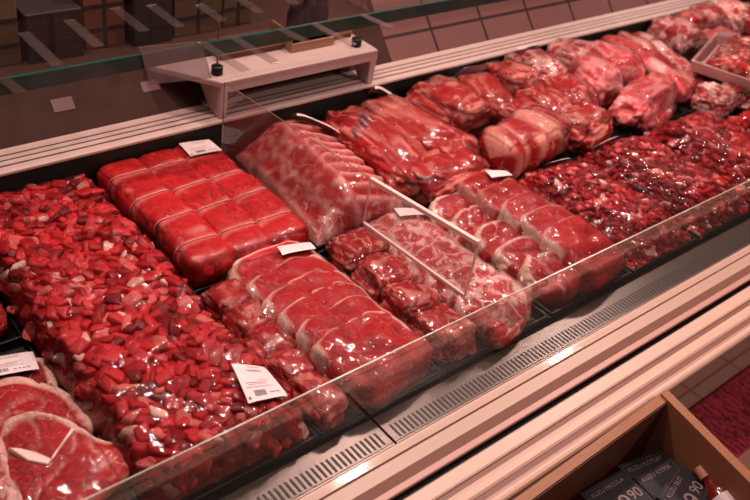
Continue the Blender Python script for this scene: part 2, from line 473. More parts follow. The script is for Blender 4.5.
def label(parent, quad, top, lift=.0015, detail=False, n=10):
    """paper label draped on the film. quad: 4 (x,y) corners: bottom-left, bottom-right, top-right, top-left of the print"""
    q = [Vector((*p, 0)) for p in quad]
    def P(u, v, dz=0.):
        p = q[0]*(1-u)*(1-v)+q[1]*u*(1-v)+q[2]*u*v+q[3]*(1-u)*v
        return (p.x, p.y, Z(u, v, p)+dz)
    zs = {}
    for j in range(n+1):
        for i in range(n+1):
            u, v = i/n, j/n
            p = q[0]*(1-u)*(1-v)+q[1]*u*(1-v)+q[2]*u*v+q[3]*(1-u)*v
            zs[i, j] = top(p.x, p.y)
    # least-squares plane keeps paper stiff, plus a part of the bulge
    def lin(u, v): return (zs[0,0]*(1-u)*(1-v)+zs[n,0]*u*(1-v)+zs[n,n]*u*v+zs[0,n]*(1-u)*v)
    mx = max(zs[i,j]-lin(i/n, j/n) for i in range(n+1) for j in range(n+1))
    def Z(u, v, p=None): return lin(u, v) + mx*max(0., 1-((2*u-1)**4+(2*v-1)**4)*.25) + lift
    vs = [P(i/n, j/n) for j in range(n+1) for i in range(n+1)]
    fs = [(j*(n+1)+i, j*(n+1)+i+1, (j+1)*(n+1)+i+1, (j+1)*(n+1)+i) for j in range(n) for i in range(n)]
    lb = mobj('price_label', vs, fs, M['label'], parent, None, True)
    lb['label'] = 'white paper price label'
    if detail:
        def rect(b, u0, u1, v0, v1, dz=.0006):
            k = len(b.v); b.v += [P(u0,v0,dz),P(u1,v0,dz),P(u1,v1,dz),P(u0,v1,dz)]; b.f.append((k,k+1,k+2,k+3))
        rnd = random.Random(5)
        b = MB()
        for v, a, w in ((.90,.42,.30),(.80,.30,.42),(.775,.36,.34),(.52,.50,.30),(.45,.14,.5),(.40,.2,.42),(.33,.1,.66)):
            u = a
            while u < a+w:
                ww = rnd.uniform(.02,.05); rect(b, u, u+ww, v, v+.016); u += ww+.015
        b.build('printed_text', M['ink'], lb)
        b = MB(); u = .24
        while u < .52:
            ww = rnd.uniform(.006,.016); rect(b, u, u+ww, .10, .25); u += ww+rnd.uniform(.007,.014)
        for k in range(4): rect(b, .62+k*.07, .66+k*.07, .14, .165)
        b.build('barcode', M['ink_dark'], lb)
        b = MB(); rect(b, .05,.11,.06,.12); b.build('green_mark', M['green'], lb)
    return lb

def package(label_, x0, x1, y0, y1, traymat='black', group='wrapped meat packs in the chilled case', filmargs=None, name='meat_package'):
    t = empty(name, ((x0+x1)/2, (y0+y1)/2, 0.), label_, 'meat package', group)
    if traymat: tray(t, x0, x1, y0, y1, traymat)
    a = dict(); a.update(filmargs or {})
    top = film(t, x0+.001, x1-.001, y0+.001, y1-.001, seed=x0*7+y0, **a)
    PK.clear()
    return t, top

def back_rim(lo=.15, hi=2.99, soft=.25):
    def f(a):
        if lo-soft < a < hi+soft: return min(1, (a-lo+soft)/soft, (hi+soft-a)/soft)
        return 0.
    return f

def blotch(th=.12, s=1.):
    return lambda d, n1, n2, n3: s*max(0., min(1., (n3+.6*n1-th)/.12))

# ---- pack of T-bone steaks, front left
st1 = slab('steak', [(.205,.99),(.255,1.01),(.300,1.005),(.338,.985),(.336,.94),(.322,.915),(.27,.92),(.21,.94)], .004, .018, 'm_dark', 3, rim=.80, rimfn=back_rim(-.9,1.6))
tag(st1, 'dark steak with pale fat edge half hidden under the white label', 'steak')
st2 = slab('steak', [(.15,.93),(.21,.965),(.268,.968),(.303,.945),(.331,.90),(.345,.848),(.338,.818),(.316,.803),(.26,.81),(.18,.83),(.145,.87)], .014, .018, 'm_slice', 5, rim=.84, rimfn=back_rim(-.6,2.4), seam=.35)
tag(st2, 'red steak with fat rim behind the T-bone steak, below the label', 'steak')
st3 = slab('steak', [(.222,.850),(.240,.876),(.263,.878),(.287,.862),(.313,.823),(.330,.778),(.354,.747),(.352,.722),(.325,.702),(.285,.688),(.23,.672),(.20,.70),(.195,.76),(.205,.82)], .030, .016, 'm_slice', 9, rim=.86, rimfn=back_rim(-.25,2.0), seam=.45)
tag(st3, 'T-bone steak with white bone wedge at the near left corner', 'steak')
b = MB().hexa([(.220,.822,.0455),(.232,.785,.0455),(.252,.765,.0455),(.262,.772,.0455),(.250,.795,.0455),(.232,.815,.0455)],
              [(.222,.820,.0525),(.234,.787,.0530),(.252,.768,.0525),(.259,.774,.0525),(.248,.793,.0530),(.233,.812,.0525)])
b.hexa([(.258,.770,.046),(.262,.778,.046),(.305,.812,.046),(.307,.806,.046)], [(.258,.771,.0515),(.261,.777,.0515),(.304,.810,.0515),(.306,.806,.0515)])
b.build('bone', M['bone'], st3, bevel=.002)
st4 = slab('steak', [(.12,.90),(.19,.90),(.222,.875),(.218,.80),(.200,.70),(.15,.66),(.10,.72),(.09,.84)], .020, .026, 'm_lamb', 13, rim=.8, seam=.5)
tag(st4, 'marbled pink steak cut off by the left edge beside the T-bone steak', 'steak')
t, top = package('black tray of steaks in clear film at the near left corner', .07, .326, .655, 1.02, filmargs=dict(blur=1))
label(t, [(.232,.972),(.318,.954),(.328,1.003),(.245,1.028)], top, detail=True, lift=.003)
# red meat pack just behind it
bl_ = blob('red_meat_piece', (.255,1.17,.032), (.072,.115,.035), mat='m_beef', seed=41); tag(bl_, 'red meat piece peeking in at the left edge above the steak pack', 'meat')
package('wrapped red meat pack at left edge behind the steak pack', .17, .335, 1.05, 1.39)

# ---- the big bag of diced beef: countable chunks
def chunk_mesh(name, seed, mats):
    rnd = random.Random(seed); bm = bmesh.new(); bmesh.ops.create_cube(bm, size=2.)
    sx, sy, sz = rnd.uniform(.9,1.5), rnd.uniform(.7,1.05), rnd.uniform(.5,.8)
    sk = rnd.uniform(-.4,.4)
    for v in bm.verts:
        c = v.co; c.x = c.x*sx+c.y*sk; c.y *= sy; c.z *= sz
        c += Vector([rnd.uniform(-.38,.38) for _ in range(3)])
    bmesh.ops.bevel(bm, geom=list(bm.edges), offset=.42, segments=2, profile=.55, affect='EDGES')
    bm.verts.ensure_lookup_table(); bm.verts.index_update()
    vs = [tuple(v.co) for v in bm.verts]; fs = [tuple(v.index for v in f.verts) for f in bm.faces]; bm.free()
    out = []
    for mt in mats:
        me = bpy.data.meshes.new(name); me.from_pydata(vs, [], fs); me.materials.append(M[mt])
        me.polygons.foreach_set('use_smooth', [True]*len(me.polygons)); out.append(me)
    return out, vs, fs
kinds = ['c_red','c_bright','c_pink','c_fat','c_dark']
CH = [chunk_mesh('beef_chunk', s_, kinds) for s_ in range(14)]
def smooth1(t): t = max(0., min(1., t)); return t*t*(3-2*t)
DX0, DX1, DY0, DY1 = .334, .598, .643, 1.395
def mound(x, y):
    ex = min(x-DX0, DX1-x)/.035; ey = min((y-DY0)/.03, (DY1-y)/.05)
    h = .058*smooth1(ex)**.6*smooth1(ey)**.6
    return .010+h+.012*noise.noise(Vector((x*9, y*7, 3.)))*smooth1(ex*1.5)
def chunk_xf(x, y, z, s, rnd):
    return Matrix.Translation((x,y,z)) @ Matrix.Rotation(rnd.uniform(0,2*PI),4,'Z') @ Matrix.Rotation(rnd.uniform(-.4,.4),4,'X') @ Matrix.Rotation(rnd.uniform(-.35,.35),4,'Y') @ Matrix.Diagonal((s,s,s,1))
def pick(rnd, x, y, dk=.0):
    n = noise.noise(Vector((x*7, y*7, 9.)))
    r = rnd.random()
    if r < .06: return 3
    if r < .18: return 2
    if r < .18+.12+dk-.3*n: return 4
    if r < .58: return 0
    return 1
rnd = random.Random(11)
pts = []
step = .0186
y = DY0+.012; row = 0
while y < DY1-.008:
    x = DX0+.012+(row % 2)*step/2
    while x < DX1-.008:
        pts.append((x+rnd.uniform(-.005,.005), y+rnd.uniform(-.005,.005))); x += step
    y += step*.86; row += 1
pts.sort(key=lambda p: p[1])
GRP = 'diced beef chunks in the large bag'
LAB = {0:'raw red beef chunk among the diced beef in the large clear bag', 1:'raw bright red beef chunk in the large bag of diced beef',
       2:'pink beef chunk in the large bag of diced beef', 3:'pale fatty chunk in the large bag of diced beef', 4:'dark red beef chunk in the large bag of diced beef'}
stuff = MB(); smat = []
def add_stuff(b, ml, xf, vs, fs, k):
    n = len(b.v); b.v += [tuple(xf @ Vector(v)) for v in vs]; b.f += [tuple(i+n for i in f) for f in fs]; ml += [k]*len(fs)
count = 0
for (x, y) in pts:
    k = pick(rnd, x, y); ci = rnd.randrange(len(CH)); meshes, vs, fs = CH[ci]
    s = rnd.uniform(.0082,.0125)*(1.0 if k != 3 else .85)
    z = mound(x, y)+rnd.uniform(-.003,.003)
    xf = chunk_xf(x, y, z, s, rnd)
    record([tuple(xf @ Vector(v)) for v in vs], fs)
    if count < 300:
        o = bpy.data.objects.new('beef_chunk', meshes[k]); C.objects.link(o); o.matrix_world = xf
        tag(o, LAB[k], 'meat chunk', GRP); count += 1
    else: add_stuff(stuff, smat, xf, vs, fs, k)
# filler below so no gaps show through
n = len(stuff.v); gx, gy = 40, 90
for j in range(gy+1):
    for i in range(gx+1):
        X = DX0+.004+(DX1-DX0-.008)*i/gx; Y = DY0+.004+(DY1-DY0-.008)*j/gy
        stuff.v.append((X, Y, max(.004, mound(X, Y)-.001)))
for j in range(gy):
    for i in range(gx):
        a = n+j*(gx+1)+i; stuff.f.append((a, a+1, a+gx+2, a+gx+1)); smat.append(0)
o = mobj('diced_beef', stuff.v, stuff.f, [M[k] for k in kinds], None, None, True)
o.data.polygons.foreach_set('material_index', smat)
tag(o, 'remaining diced beef filling the far half of the large clear bag', 'diced meat', None, 'stuff')
t, top = package('large clear bag of diced beef with a white label near its front', .329, .603, .6365, 1.402, filmargs=dict(nx=60, ny=140, blur=2))
label(t, [(.509,.690),(.570,.680),(.576,.748),(.530,.768)], top, detail=True, lift=.004)

# ---- bright red tied roasts, back row
def strfat(t, a, n1, n3): return max(0., (n3-.42)*3)*.5
for xc, sd, lab in ((.662,1,'bright red tied beef roast, nearest the diced beef bag'), (.744,2,'bright red tied beef roast in the middle of its pack of three'), (.822,3,'bright red tied beef roast beside the clear divider')):
    r_ = roll('beef_roast', [(xc,1.018,.030),(xc+.004,1.14,.034),(xc-.003,1.27,.035),(xc,1.404,.032)], .0485, .034, lumps=5, mat='m_bright', seed=sd, strings=True, slant=.03, gdepth=.05, fatline=.5, fatfn=strfat, endp=.12, amp=.04, sq=.46)
    tag(r_, lab, 'roast')
t, top = package('pack of three bright red tied beef roasts in clear film', .612, .872, 1.012, 1.41, filmargs=dict(blur=3))
label(t, [(.787,1.326),(.856,1.318),(.858,1.372),(.793,1.384)], top, detail=True, lift=.003)

# ---- shingled beef slices, front row (right of the diced beef)
ys = [.952,.902,.852,.805,.758,.712]
for i, yc in enumerate(ys):
    s_ = slab('beef_slice', ell(.760, yc-.002, .094, .070, rot=.12, seed=i, jag=.04, sq=.5), .006+.001*i, .042+.0015*i, 'm_slice', 20+i, slope=(-.05,.09), rim=.915, rimfn=back_rim(.1,2.9), dome=.18)
    tag(s_, ['hindmost','second','third','fourth','fifth','foremost'][i]+' red pale-rimmed slice, from the back, in the pack beside the diced beef', 'meat slice', 'shingled beef slices with pale rims')
for i, (xc, yc, rx, ry) in enumerate([(.655,.950,.050,.046),(.648,.885,.044,.046),(.640,.82,.040,.044),(.638,.755,.036,.046),(.638,.690,.036,.050)]):
    s_ = blob('beef_piece', (xc,yc,.024), (rx,ry,.030), mat='m_beef', seed=30+i, amp=.12, fatfn=blotch(.22,.7), nu=48, nv=30)
    tag(s_, ['brownish red beef lump at the back left corner of the slice pack','small beef lump second from the back along the slice pack','small beef lump in the middle beside the sliced beef','small beef lump second from the front beside the sliced beef','small beef lump at the front left corner of the slice pack'][i], 'meat piece')
t, top = package('pack of shingled beef slices with pale rims beside the diced beef', .606, .856, .6365, 1.002, filmargs=dict(blur=2))
label(t, [(.765,.972),(.838,.968),(.845,.996),(.772,.999)], top, lift=.003)

# ---- rib rack, back row behind the divider
nu, nv = 60, 80; vs = []; fa = []
for j in range(nv+1):
    v = j/nv; y = 1.02+.365*v
    for i in range(nu+1):
        u = i/nu; x = .888+.232*u-.03*v*(u-.5)+.028*v
        ridge = (.022+.074*(u/.42)**1.05 if u < .42 else .096-.046*((u-.42)/.58)**1.2)*smooth1(u/.05+.3)*smooth1((1-u)/.04+.2)
        rib = .0060*sin(2*PI*(v*11+.6*u))*smooth1((u-.45)/.06)
        end = (max(0., 1-abs(2*v-1)**7))**.5
        nn = noise.noise(Vector((x*22, y*14, 2.))); n2 = noise.noise(Vector((x*45, y*45, 5.)))
        z = (ridge+rib+.006*nn+.003*n2)*end*(.86+.14*smooth1(v*2))
        vs.append((x, y, max(.004, z)))
        f = 0.
        if u > .45: f = max(f, .8*max(0., sin(2*PI*(v*11+.6*u)+.4))**1.5)
        f = max(f, .85*exp(-((u-.43-.03*nn)/.04)**2)*(.7+n2))
        f = max(f, .7*exp(-((u-.22-.05*n2-.06*nn)/.025)**2), max(0., n2*1.6) if u < .42 else 0, .6*smooth1((.1-u)/.06))
        fa.append(min(1., f))
top_n = len(vs)
for (x, y, z) in vs[:top_n]: pass
fs = [(j*(nu+1)+i, j*(nu+1)+i+1, (j+1)*(nu+1)+i+1, (j+1)*(nu+1)+i) for j in range(nv) for i in range(nu)]
k = len(vs)
vs += [(x, y, .003) for (x, y, z) in vs[:top_n]]; fa += [0.]*top_n
fs += [(k+j*(nu+1)+i, k+(j+1)*(nu+1)+i, k+(j+1)*(nu+1)+i+1, k+j*(nu+1)+i+1) for j in range(nv) for i in range(nu)]
border = [i for i in range(nu+1)] + [(j*(nu+1)+nu) for j in range(1, nv+1)] + [nv*(nu+1)+i for i in range(nu-1, -1, -1)] + [j*(nu+1) for j in range(nv-1, 0, -1)]
for a in range(len(border)):
    p, q = border[a], border[(a+1) % len(border)]; fs.append((q, p, p+k, q+k))
record(vs, fs)
tag(mobj('rib_rack', vs, fs, M['m_loin'], None, None, True, fa), 'marbled pink rib rack with ribs fanning right, under the clear divider', 'ribs')
t, top = package('wrapped rib rack pack at the back beside the divider', .878, 1.135, 1.012, 1.405, filmargs=dict(blur=1))
label(t, [(1.055,1.335),(1.125,1.27),(1.14,1.30),(1.07,1.375)], top, lift=.002)

# ---- tied lamb in front of it
for i, (x, y, a, b_) in enumerate([(.925,.94,.056,.052),(.915,.86,.048,.050),(.908,.780,.042,.048),(.910,.698,.042,.056)]):
    tag(blob('meat_piece', (x,y,.030), (a,b_,.034), mat='m_lean', seed=12+i, e=.55, amp=.14, groove=.10, fatfn=blotch(.15,.7)), ['hindmost','second','third','foremost'][i]+' lumpy dark red piece, from the back, in the pack under the clear divider', 'meat piece')
for i, yc in enumerate([.955,.913,.871,.828,.785,.742,.700]):
    s_ = slab('lamb_slice', ell(1.035+.004*(i % 2), yc-.005, .088, .055, rot=.25, seed=50+i, jag=.09, sq=.8), .005+.001*i, .034+.001*i, 'm_lamb', 60+i, slope=(-.16,.2), rim=.90, rimfn=back_rim(.0,3.1), dome=.2, seam=.6)
    tag(s_, ['hindmost','second','third','fourth','fifth','sixth','foremost'][i]+' pink streaked slice, from the back, in the pack under the divider', 'meat slice', 'fat-streaked pink slices below the divider')
t, top = package('pack of tied and sliced pink meat below the clear divider', .866, 1.128, .6365, 1.002)
label(t, [(1.045,.972),(1.112,.968),(1.116,.994),(1.052,.999)], top, lift=.003)

# ---- front: red slices with thick fat
for i, yc in enumerate([.950,.89,.83,.772,.713]):
    s_ = slab('beef_slice', ell(1.306, yc, .074, .072, rot=.12, seed=70+i, jag=.05, sq=.5), .006+.002*i, .046+.002*i, 'm_slice' if i > 1 else 'm_lean', 80+i, slope=(-.1,.16), rim=.93, rimfn=back_rim(.3,3.1), dome=.22)
    tag(s_, ['hindmost','second','middle','fourth','foremost'][i]+' thick red slice, from the back, right half of the pack right of the divider', 'meat slice', 'thick red slices right of the divider')
for i, yc in enumerate([.955,.895,.83,.765,.700]):
    s_ = slab('fat_rimmed_slice', ell(1.198, yc, .058, .052, rot=-.2, seed=90+i, jag=.10, sq=.8), .008+.002*i, .026+.002*i, 'm_slice', 95+i, slope=(.15,.16), rim=.80, rimfn=back_rim(-.4,3.3), dome=.2, seam=.4)
    tag(s_, ['hindmost','second','middle','fourth','foremost'][i]+' fat-rimmed slice, from the back, left half of the pack right of the divider', 'meat slice', 'slices with thick pale fat rims')
t, top = package('pack of thick red and fat-rimmed slices right of the divider', 1.136, 1.384, .6365, 1.002)
label(t, [(1.300,.968),(1.368,.966),(1.372,.990),(1.306,.996)], top, lift=.003)

# ---- ground / diced packs, front right
def diced_pack(x0, x1, y0, y1, seed, lab, plab, h=.055, dk=.15, size=.0072, lx=None, grid=.0108):
    rnd = random.Random(seed); b = MB(); ml = []
    def hh(x, y):
        return .008+h*smooth1(min(x-x0, x1-x)/.07)**.6*smooth1(min(y-y0, y1-y)/.08)**.6*(1+.16*noise.noise(Vector((x*10, y*8, seed))))
    y = y0+.012
    while y < y1-.01:
        x = x0+.012
        while x < x1-.01:
            X = x+rnd.uniform(-.005,.005); Y = y+rnd.uniform(-.005,.005)
            _, vs, fs = CH[rnd.randrange(len(CH))]
            s = rnd.uniform(.7,1.35)*size
            k = 3 if rnd.random() < .03 else (2 if rnd.random() < .16 else (4 if rnd.random() < .36+dk else (0 if rnd.random() < .8 else 1)))
            add_stuff(b, ml, chunk_xf(X, Y, hh(X, Y)+rnd.uniform(-.002,.004), s, rnd), vs, fs, k)
            x += grid
        y += grid
    n = len(b.v); g = 24
    for j in range(g+1):
        for i in range(g+1):
            X = x0+.005+(x1-x0-.01)*i/g; Y = y0+.005+(y1-y0-.01)*j/g; b.v.append((X, Y, max(.004, hh(X, Y)-.0005)))
    for j in range(g):
        for i in range(g):
            a = n+j*(g+1)+i; b.f.append((a, a+1, a+g+2, a+g+1)); ml.append(0)
    record(b.v, b.f)
    o = mobj('diced_meat', b.v, b.f, [M[k] for k in kinds], None, None, True); o.data.polygons.foreach_set('material_index', ml)
    tag(o, lab, 'diced meat', None, 'stuff')
    t, top = package(plab, x0-.003, x1+.003, y0-.003, y1+.003)
    if lx: label(t, lx, top, lift=.003)
diced_pack(1.394,1.622,.640,.998,3,'finely diced red meat in the pack right of the thick slices','pack of finely diced meat right of the thick red slices', lx=[(1.50,.962),(1.565,.960),(1.57,.985),(1.505,.990)])
diced_pack(1.636,1.872,.640,.998,4,'dark diced meat in the second diced pack from the slices','second pack of diced meat along the front row, darker', dk=.28, lx=[(1.69,.968),(1.75,.966),(1.755,.99),(1.695,.995)])
diced_pack(1.886,2.15,.640,.99,5,'diced red meat in the third diced pack from the slices','third pack of diced meat along the front row, at the far right', dk=.05, size=.011, grid=.016)
diced_pack(2.165,2.45,.640,.93,6,'diced red meat in the pack cut by the right edge','diced meat pack cut off by the right edge of the photo', dk=.1, size=.011, grid=.018)

# ---- back row: large cuts
o = blob('beef_cut', (1.195,1.21,.040), (.075,.165,.050), rot=-.05, mat='m_lean', seed=101, amp=.12, groove=.09, fatfn=blotch(.25,.6)); tag(o, 'large red cut with fat seams and a purple membrane right of the rib rack', 'meat cut')
for k in range(4):
    P = [(1.142+.020*k+.004*sin(q*2), 1.235+.012*k+.07*(q/6-.5), .087-.018*((q/6-.5)*2)**2+.002*k) for q in range(7)]
    MB().tube(P, [.002,.005,.006,.006,.006,.005,.002], 8).build('membrane_strip', M['m_purple'], o, smooth=True)
o = blob('beef_cut', (1.315,1.215,.042), (.078,.160,.052), rot=.12, mat='m_lean', seed=107, amp=.12, groove=.09, fatfn=blotch(.18,.7)); tag(o, 'large red cut with white fat flecks beside the membrane cut', 'meat cut')
o = blob('beef_cut', (1.26,1.07,.036), (.105,.070,.044), rot=.05, mat='m_beef', seed=113, amp=.12, groove=.09, fatfn=blotch(.26,.6)); tag(o, 'glossy red cut at the front of the pack right of the rib rack', 'meat cut')
t, top = package('wrapped pack of large red cuts right of the rib rack', 1.142, 1.395, 1.012, 1.40, filmargs=dict(blur=2))
label(t, [(1.300,1.362),(1.385,1.352),(1.388,1.378),(1.305,1.388)], top, lift=.003)

o = blob('beef_cut', (1.475,1.275,.052), (.082,.105,.056), rot=.1, mat='m_lean', seed=121, amp=.10, groove=.08, fatfn=blotch(.22,.75)); tag(o, 'rounded dark red cut with white fat net at the back, highest of its pack', 'meat cut')
o = blob('beef_cut', (1.595,1.27,.048), (.06,.10,.052), rot=-.3, mat='m_lean', seed=125, amp=.12); tag(o, 'smooth red cut under the white label behind the tied rolls', 'meat cut')
def membr(t, a, n1, n3): return max(0., min(1., (sin(a)*.25+n1*1.3-.12)*3))
r_ = roll('rolled_roast', [(1.398,1.060,.048),(1.48,1.062,.055),(1.57,1.075,.055),(1.652,1.088,.048)], .066, .056, lumps=4, mat='m_lean', seed=131, strings=True, fatfn=membr, endp=.22, sq=.62, amp=.06); tag(r_, 'tied red roast with pale membrane lying across the front of its pack', 'roast')
tag(blob('beef_cut', (1.60,1.185,.042), (.055,.06,.045), rot=.2, mat='m_lean', seed=139, amp=.12, fatfn=blotch(.2,.7)), 'small red cut wedged behind the right end of the tied roast', 'meat cut')
t, top = package('pack of dark red cuts and a tied roast in film', 1.403, 1.645, 1.012, 1.40, filmargs=dict(blur=2))
label(t, [(1.58,1.345),(1.665,1.335),(1.672,1.372),(1.588,1.382)], top, lift=.004)

cuts = [((1.715,1.30,.050),(.060,.085,.055),.2,'m_lean',141,'red lobed cut nearest the tied roast pack at the back'),
        ((1.83,1.31,.055),(.070,.075,.058),-.2,'m_lamb',143,'pink and white cut beneath the far white label'),
        ((1.70,1.16,.046),(.055,.085,.052),.1,'m_beef',147,'red cut with fat flecks in the middle of the tall pack'),
        ((1.80,1.17,.054),(.062,.085,.056),-.1,'m_lean',151,'red muscle cut with shiny film in the tall pack'),
        ((1.735,1.06,.042),(.085,.060,.050),.1,'m_beef',153,'red cut with a long pale fat band, front of the tall pack')]
for c, r, ro, mt, sd, lb in cuts:
    tag(blob('meat_cut', c, r, rot=ro, mat=mt, seed=sd, amp=.14, groove=.10, fatfn=blotch(.12,.75)), lb, 'meat cut')
t, top = package('tall pack of red cuts with a far white label', 1.655, 1.90, 1.012, 1.40, filmargs=dict(blur=2))
label(t, [(1.79,1.35),(1.87,1.34),(1.878,1.372),(1.80,1.384)], top, lift=.004)

cuts = [((2.00,1.325,.055),(.075,.070,.060),.2,'m_lamb',161,'pale pink shoulder cut at the back beside the tall red cuts',0,.1),
        ((1.955,1.205,.058),(.060,.085,.060),-.3,'m_pink',163,'pink membrane-covered cut in the middle of the lamb pack',0,.0),
        ((2.08,1.235,.062),(.072,.10,.062),-.5,'m_pink',167,'bright pink shoulder cut right of the membrane-covered one',0,.0),
        ((2.015,1.075,.052),(.145,.056,.050),.22,'m_pink',171,'smooth pale pink shank lying across the front of the lamb pack',0,.2)]
for c, r, ro, mt, sd, lb, bd, tp in cuts:
    tag(blob('lamb_cut', c, r, rot=ro, mat=mt, seed=sd, amp=.10, groove=.07, fatfn=blotch(.10,.7), bend=bd), lb, 'meat cut')
o = roll('lamb_cut', [(1.93,1.03,.022),(2.0,1.025,.026),(2.07,1.045,.026),(2.13,1.06,.022)], .028, .026, mat='m_lamb', seed=173, amp=.12); tag(o, 'thin reddish strip under the pink shank', 'meat cut')
package('pack of pink lamb cuts in clear film', 1.908, 2.155, 1.012, 1.40, filmargs=dict(blur=2))

for (P, rx, rz, mt, sd, lb) in [([(2.185,1.04,.045),(2.19,1.16,.058),(2.20,1.27,.065),(2.215,1.38,.06)], .036,.038,'m_pink',181,'long pale strip cut beside the pink lamb'),
        ([(2.25,1.04,.032),(2.25,1.14,.036),(2.27,1.27,.060),(2.30,1.38,.06)], .036,.036,'m_lean',183,'long dark red strip cut at the back'),
        ([(2.32,1.04,.032),(2.32,1.14,.034),(2.34,1.27,.050),(2.365,1.38,.05)], .036,.034,'m_lamb',187,'long fatty strip cut below the white foam tray')]:
    tag(roll('strip_cut', P, rx, rz, mat=mt, seed=sd, amp=.11, fatfn=lambda t,a,n1,n3: max(0., min(1., (n1-.1)*4)), nv=60), lb, 'meat cut')
package('pack of long strip cuts below the white foam tray', 2.165, 2.40, 1.012, 1.40, filmargs=dict(blur=2))

for c, r, ro, mt, sd, lb in [((2.50,1.30,.050),(.070,.085,.060),0,'m_lamb',191,'marbled pink cut at the far back beyond the strip cuts'),
        ((2.60,1.33,.055),(.075,.06,.055),.1,'m_beef',193,'red cut at the far back, second beyond the strip cuts'),
        ((2.72,1.345,.060),(.075,.06,.060),0,'m_lamb',195,'pale pink cut at the far back, third beyond the strip cuts'),
        ((2.62,1.22,.050),(.08,.06,.05),0,'m_pink',197,'pink cut behind the white foam tray'),
        ((2.86,1.33,.060),(.085,.075,.055),0,'m_lamb',199,'pale square-edged cut at the far right back')]:
    tag(blob('meat_cut', c, r, rot=ro, mat=mt, seed=sd, amp=.16, groove=.14, fatfn=blotch(.15,.7), nu=56, nv=34), lb, 'meat cut')
package('far back pack of marbled pink cuts beyond the strip cuts', 2.415, 2.79, 1.14, 1.40, filmargs=dict(blur=2))
o = blob('meat_cut', (2.93,1.26,.055), (.09,.10,.05), mat='m_beef', seed=203, e=.5, fatfn=blotch(.1,.8)); tag(o, 'red and cream cut in the farthest pack at the right', 'meat cut')
PKt = empty('meat_package', (2.95,1.27,0), 'farthest wrapped pack with dark edge at the top right', 'meat package', 'wrapped meat packs in the chilled case')
tray(PKt, 2.80, 3.10, 1.10, 1.40, 'black', h=.05); film(PKt, 2.80, 3.10, 1.10, 1.40, nx=30, ny=30); PK.clear()

# white foam tray lying on the strip cuts
t = empty('foam_tray_pack', (2.44,1.045,.078), 'white foam tray of meat strips on top of the strip cuts, right', 'meat package', 'wrapped meat packs in the chilled case')
fx = [(2.335,.88),(2.62,.98),(2.545,1.205),(2.26,1.11)]
def quad_in(u, v):
    a, b_, c_, d_ = [Vector((*p, 0)) for p in fx]; p = a*(1-u)*(1-v)+b_*u*(1-v)+c_*u*v+d_*(1-u)*v; return p.x, p.y
b = MB(); Z0 = .078
def Q(u, v, z): x, y = quad_in(u, v); return (x, y, z)
b.hexa([Q(.04,.08,Z0),Q(.96,.08,Z0),Q(.96,.92,Z0),Q(.04,.92,Z0)], [Q(.04,.08,Z0+.004),Q(.96,.08,Z0+.004),Q(.96,.92,Z0+.004),Q(.04,.92,Z0+.004)])
for (p, q) in (((0,0),(1,0)),((1,0),(1,1)),((1,1),(0,1)),((0,1),(0,0))):
    def inn(s, k): return (.5+(s[0]-.5)*k, .5+(s[1]-.5)*k)
    kx = .88
    b.hexa([Q(*inn(p,.92),Z0), Q(*inn(q,.92),Z0), Q(*inn(q,.86),Z0), Q(*inn(p,.86),Z0)], [Q(*p,Z0+.032), Q(*q,Z0+.032), Q(*inn(q,.93),Z0+.032), Q(*inn(p,.93),Z0+.032)])
b.build('tray', M['foam'], t)
rnd2 = random.Random(3)
for k in range(9):
    u = .12+.095*k; x0, y0 = quad_in(u, .14); x1, y1 = quad_in(u-.02, .86)
    o = roll('meat_strip', [(x0,y0,.096),(x0*.6+x1*.4,y0*.6+y1*.4,.118),(x0*.3+x1*.7,y0*.3+y1*.7,.118),(x1,y1,.10)], .023, .022, mat='m_dark' if k % 2 else 'm_lean', seed=210+k, amp=.14, fatfn=lambda t,a,n1,n3: max(0., min(1., (n3-.1)*4)), nv=36, nu=24, floor=.083)
    tag(o, 'fat-streaked red meat strip lying in the white foam tray', 'meat strip', 'meat strips in the white foam tray')
vs_ = [Q(i/20, j/20, .030+Z0+.045*(max(0,1-abs(2*i/20-1)**5)*max(0,1-abs(2*j/20-1)**4))**.5*.75) for j in range(21) for i in range(21)]
mobj('plastic_film', vs_, [(j*21+i, j*21+i+1, (j+1)*21+i+1, (j+1)*21+i) for j in range(20) for i in range(20)], M['film'], t, None, True)
PK.clear()

# dark curled pieces below the foam tray
for c, r, mt, sd, lb in [((2.24,.995,.040),(.05,.05,.045),'m_lamb',221,'brownish curled piece between the diced packs and the foam tray'),
                          ((2.38,.985,.045),(.085,.055,.05),'m_dark',223,'dark red curled piece at the right edge under the foam tray')]:
    tag(blob('meat_cut', c, r, mat=mt, seed=sd, amp=.18, groove=.16, gf=2.4, fatfn=blotch(.12,.7)), lb, 'meat cut')
package('small pack of curled pieces at the right edge under the foam tray', 2.168, 2.50, .935, 1.008, filmargs=dict(nx=30, ny=16))

# ------------------------------------------------------------------ the display case
X0, X1 = -.35, 3.9
case = empty('display_case', (1.5, 1.0, -.75), 'long chilled meat display case with dark liner', 'display case')
MB().box(X0, X1, .6320, 1.39, -.03, 0.).build('deck', M['liner'], case)
MB().box(X0, X1, 1.392, 1.398, 0., .0912).build('back_liner', M['liner'], case)
MB().box(X0, X1, .73, 1.46, -.75, -.03).build('case_body', M['plum'], case)
MB().xprism([(.47,-.032),(.47,-.031),(.64,-.031),(.73,-.031),(.73,-.06),(.60,-.05)], X0, X1).build('front_support', M['brown'], case)
# small dark wire supports along the deck between the packs
for x in (.3275,.6035,.858,1.132,1.389,1.629,1.879,2.158):
    b = MB(); b.box(x-.0022, x+.0022, .636, 1.0, .0, .012); 
    o = b.build('pack_divider', M['black'])
    tag(o, 'thin black divider strip on the deck between two front packs', 'divider', 'thin black dividers between the front packs')
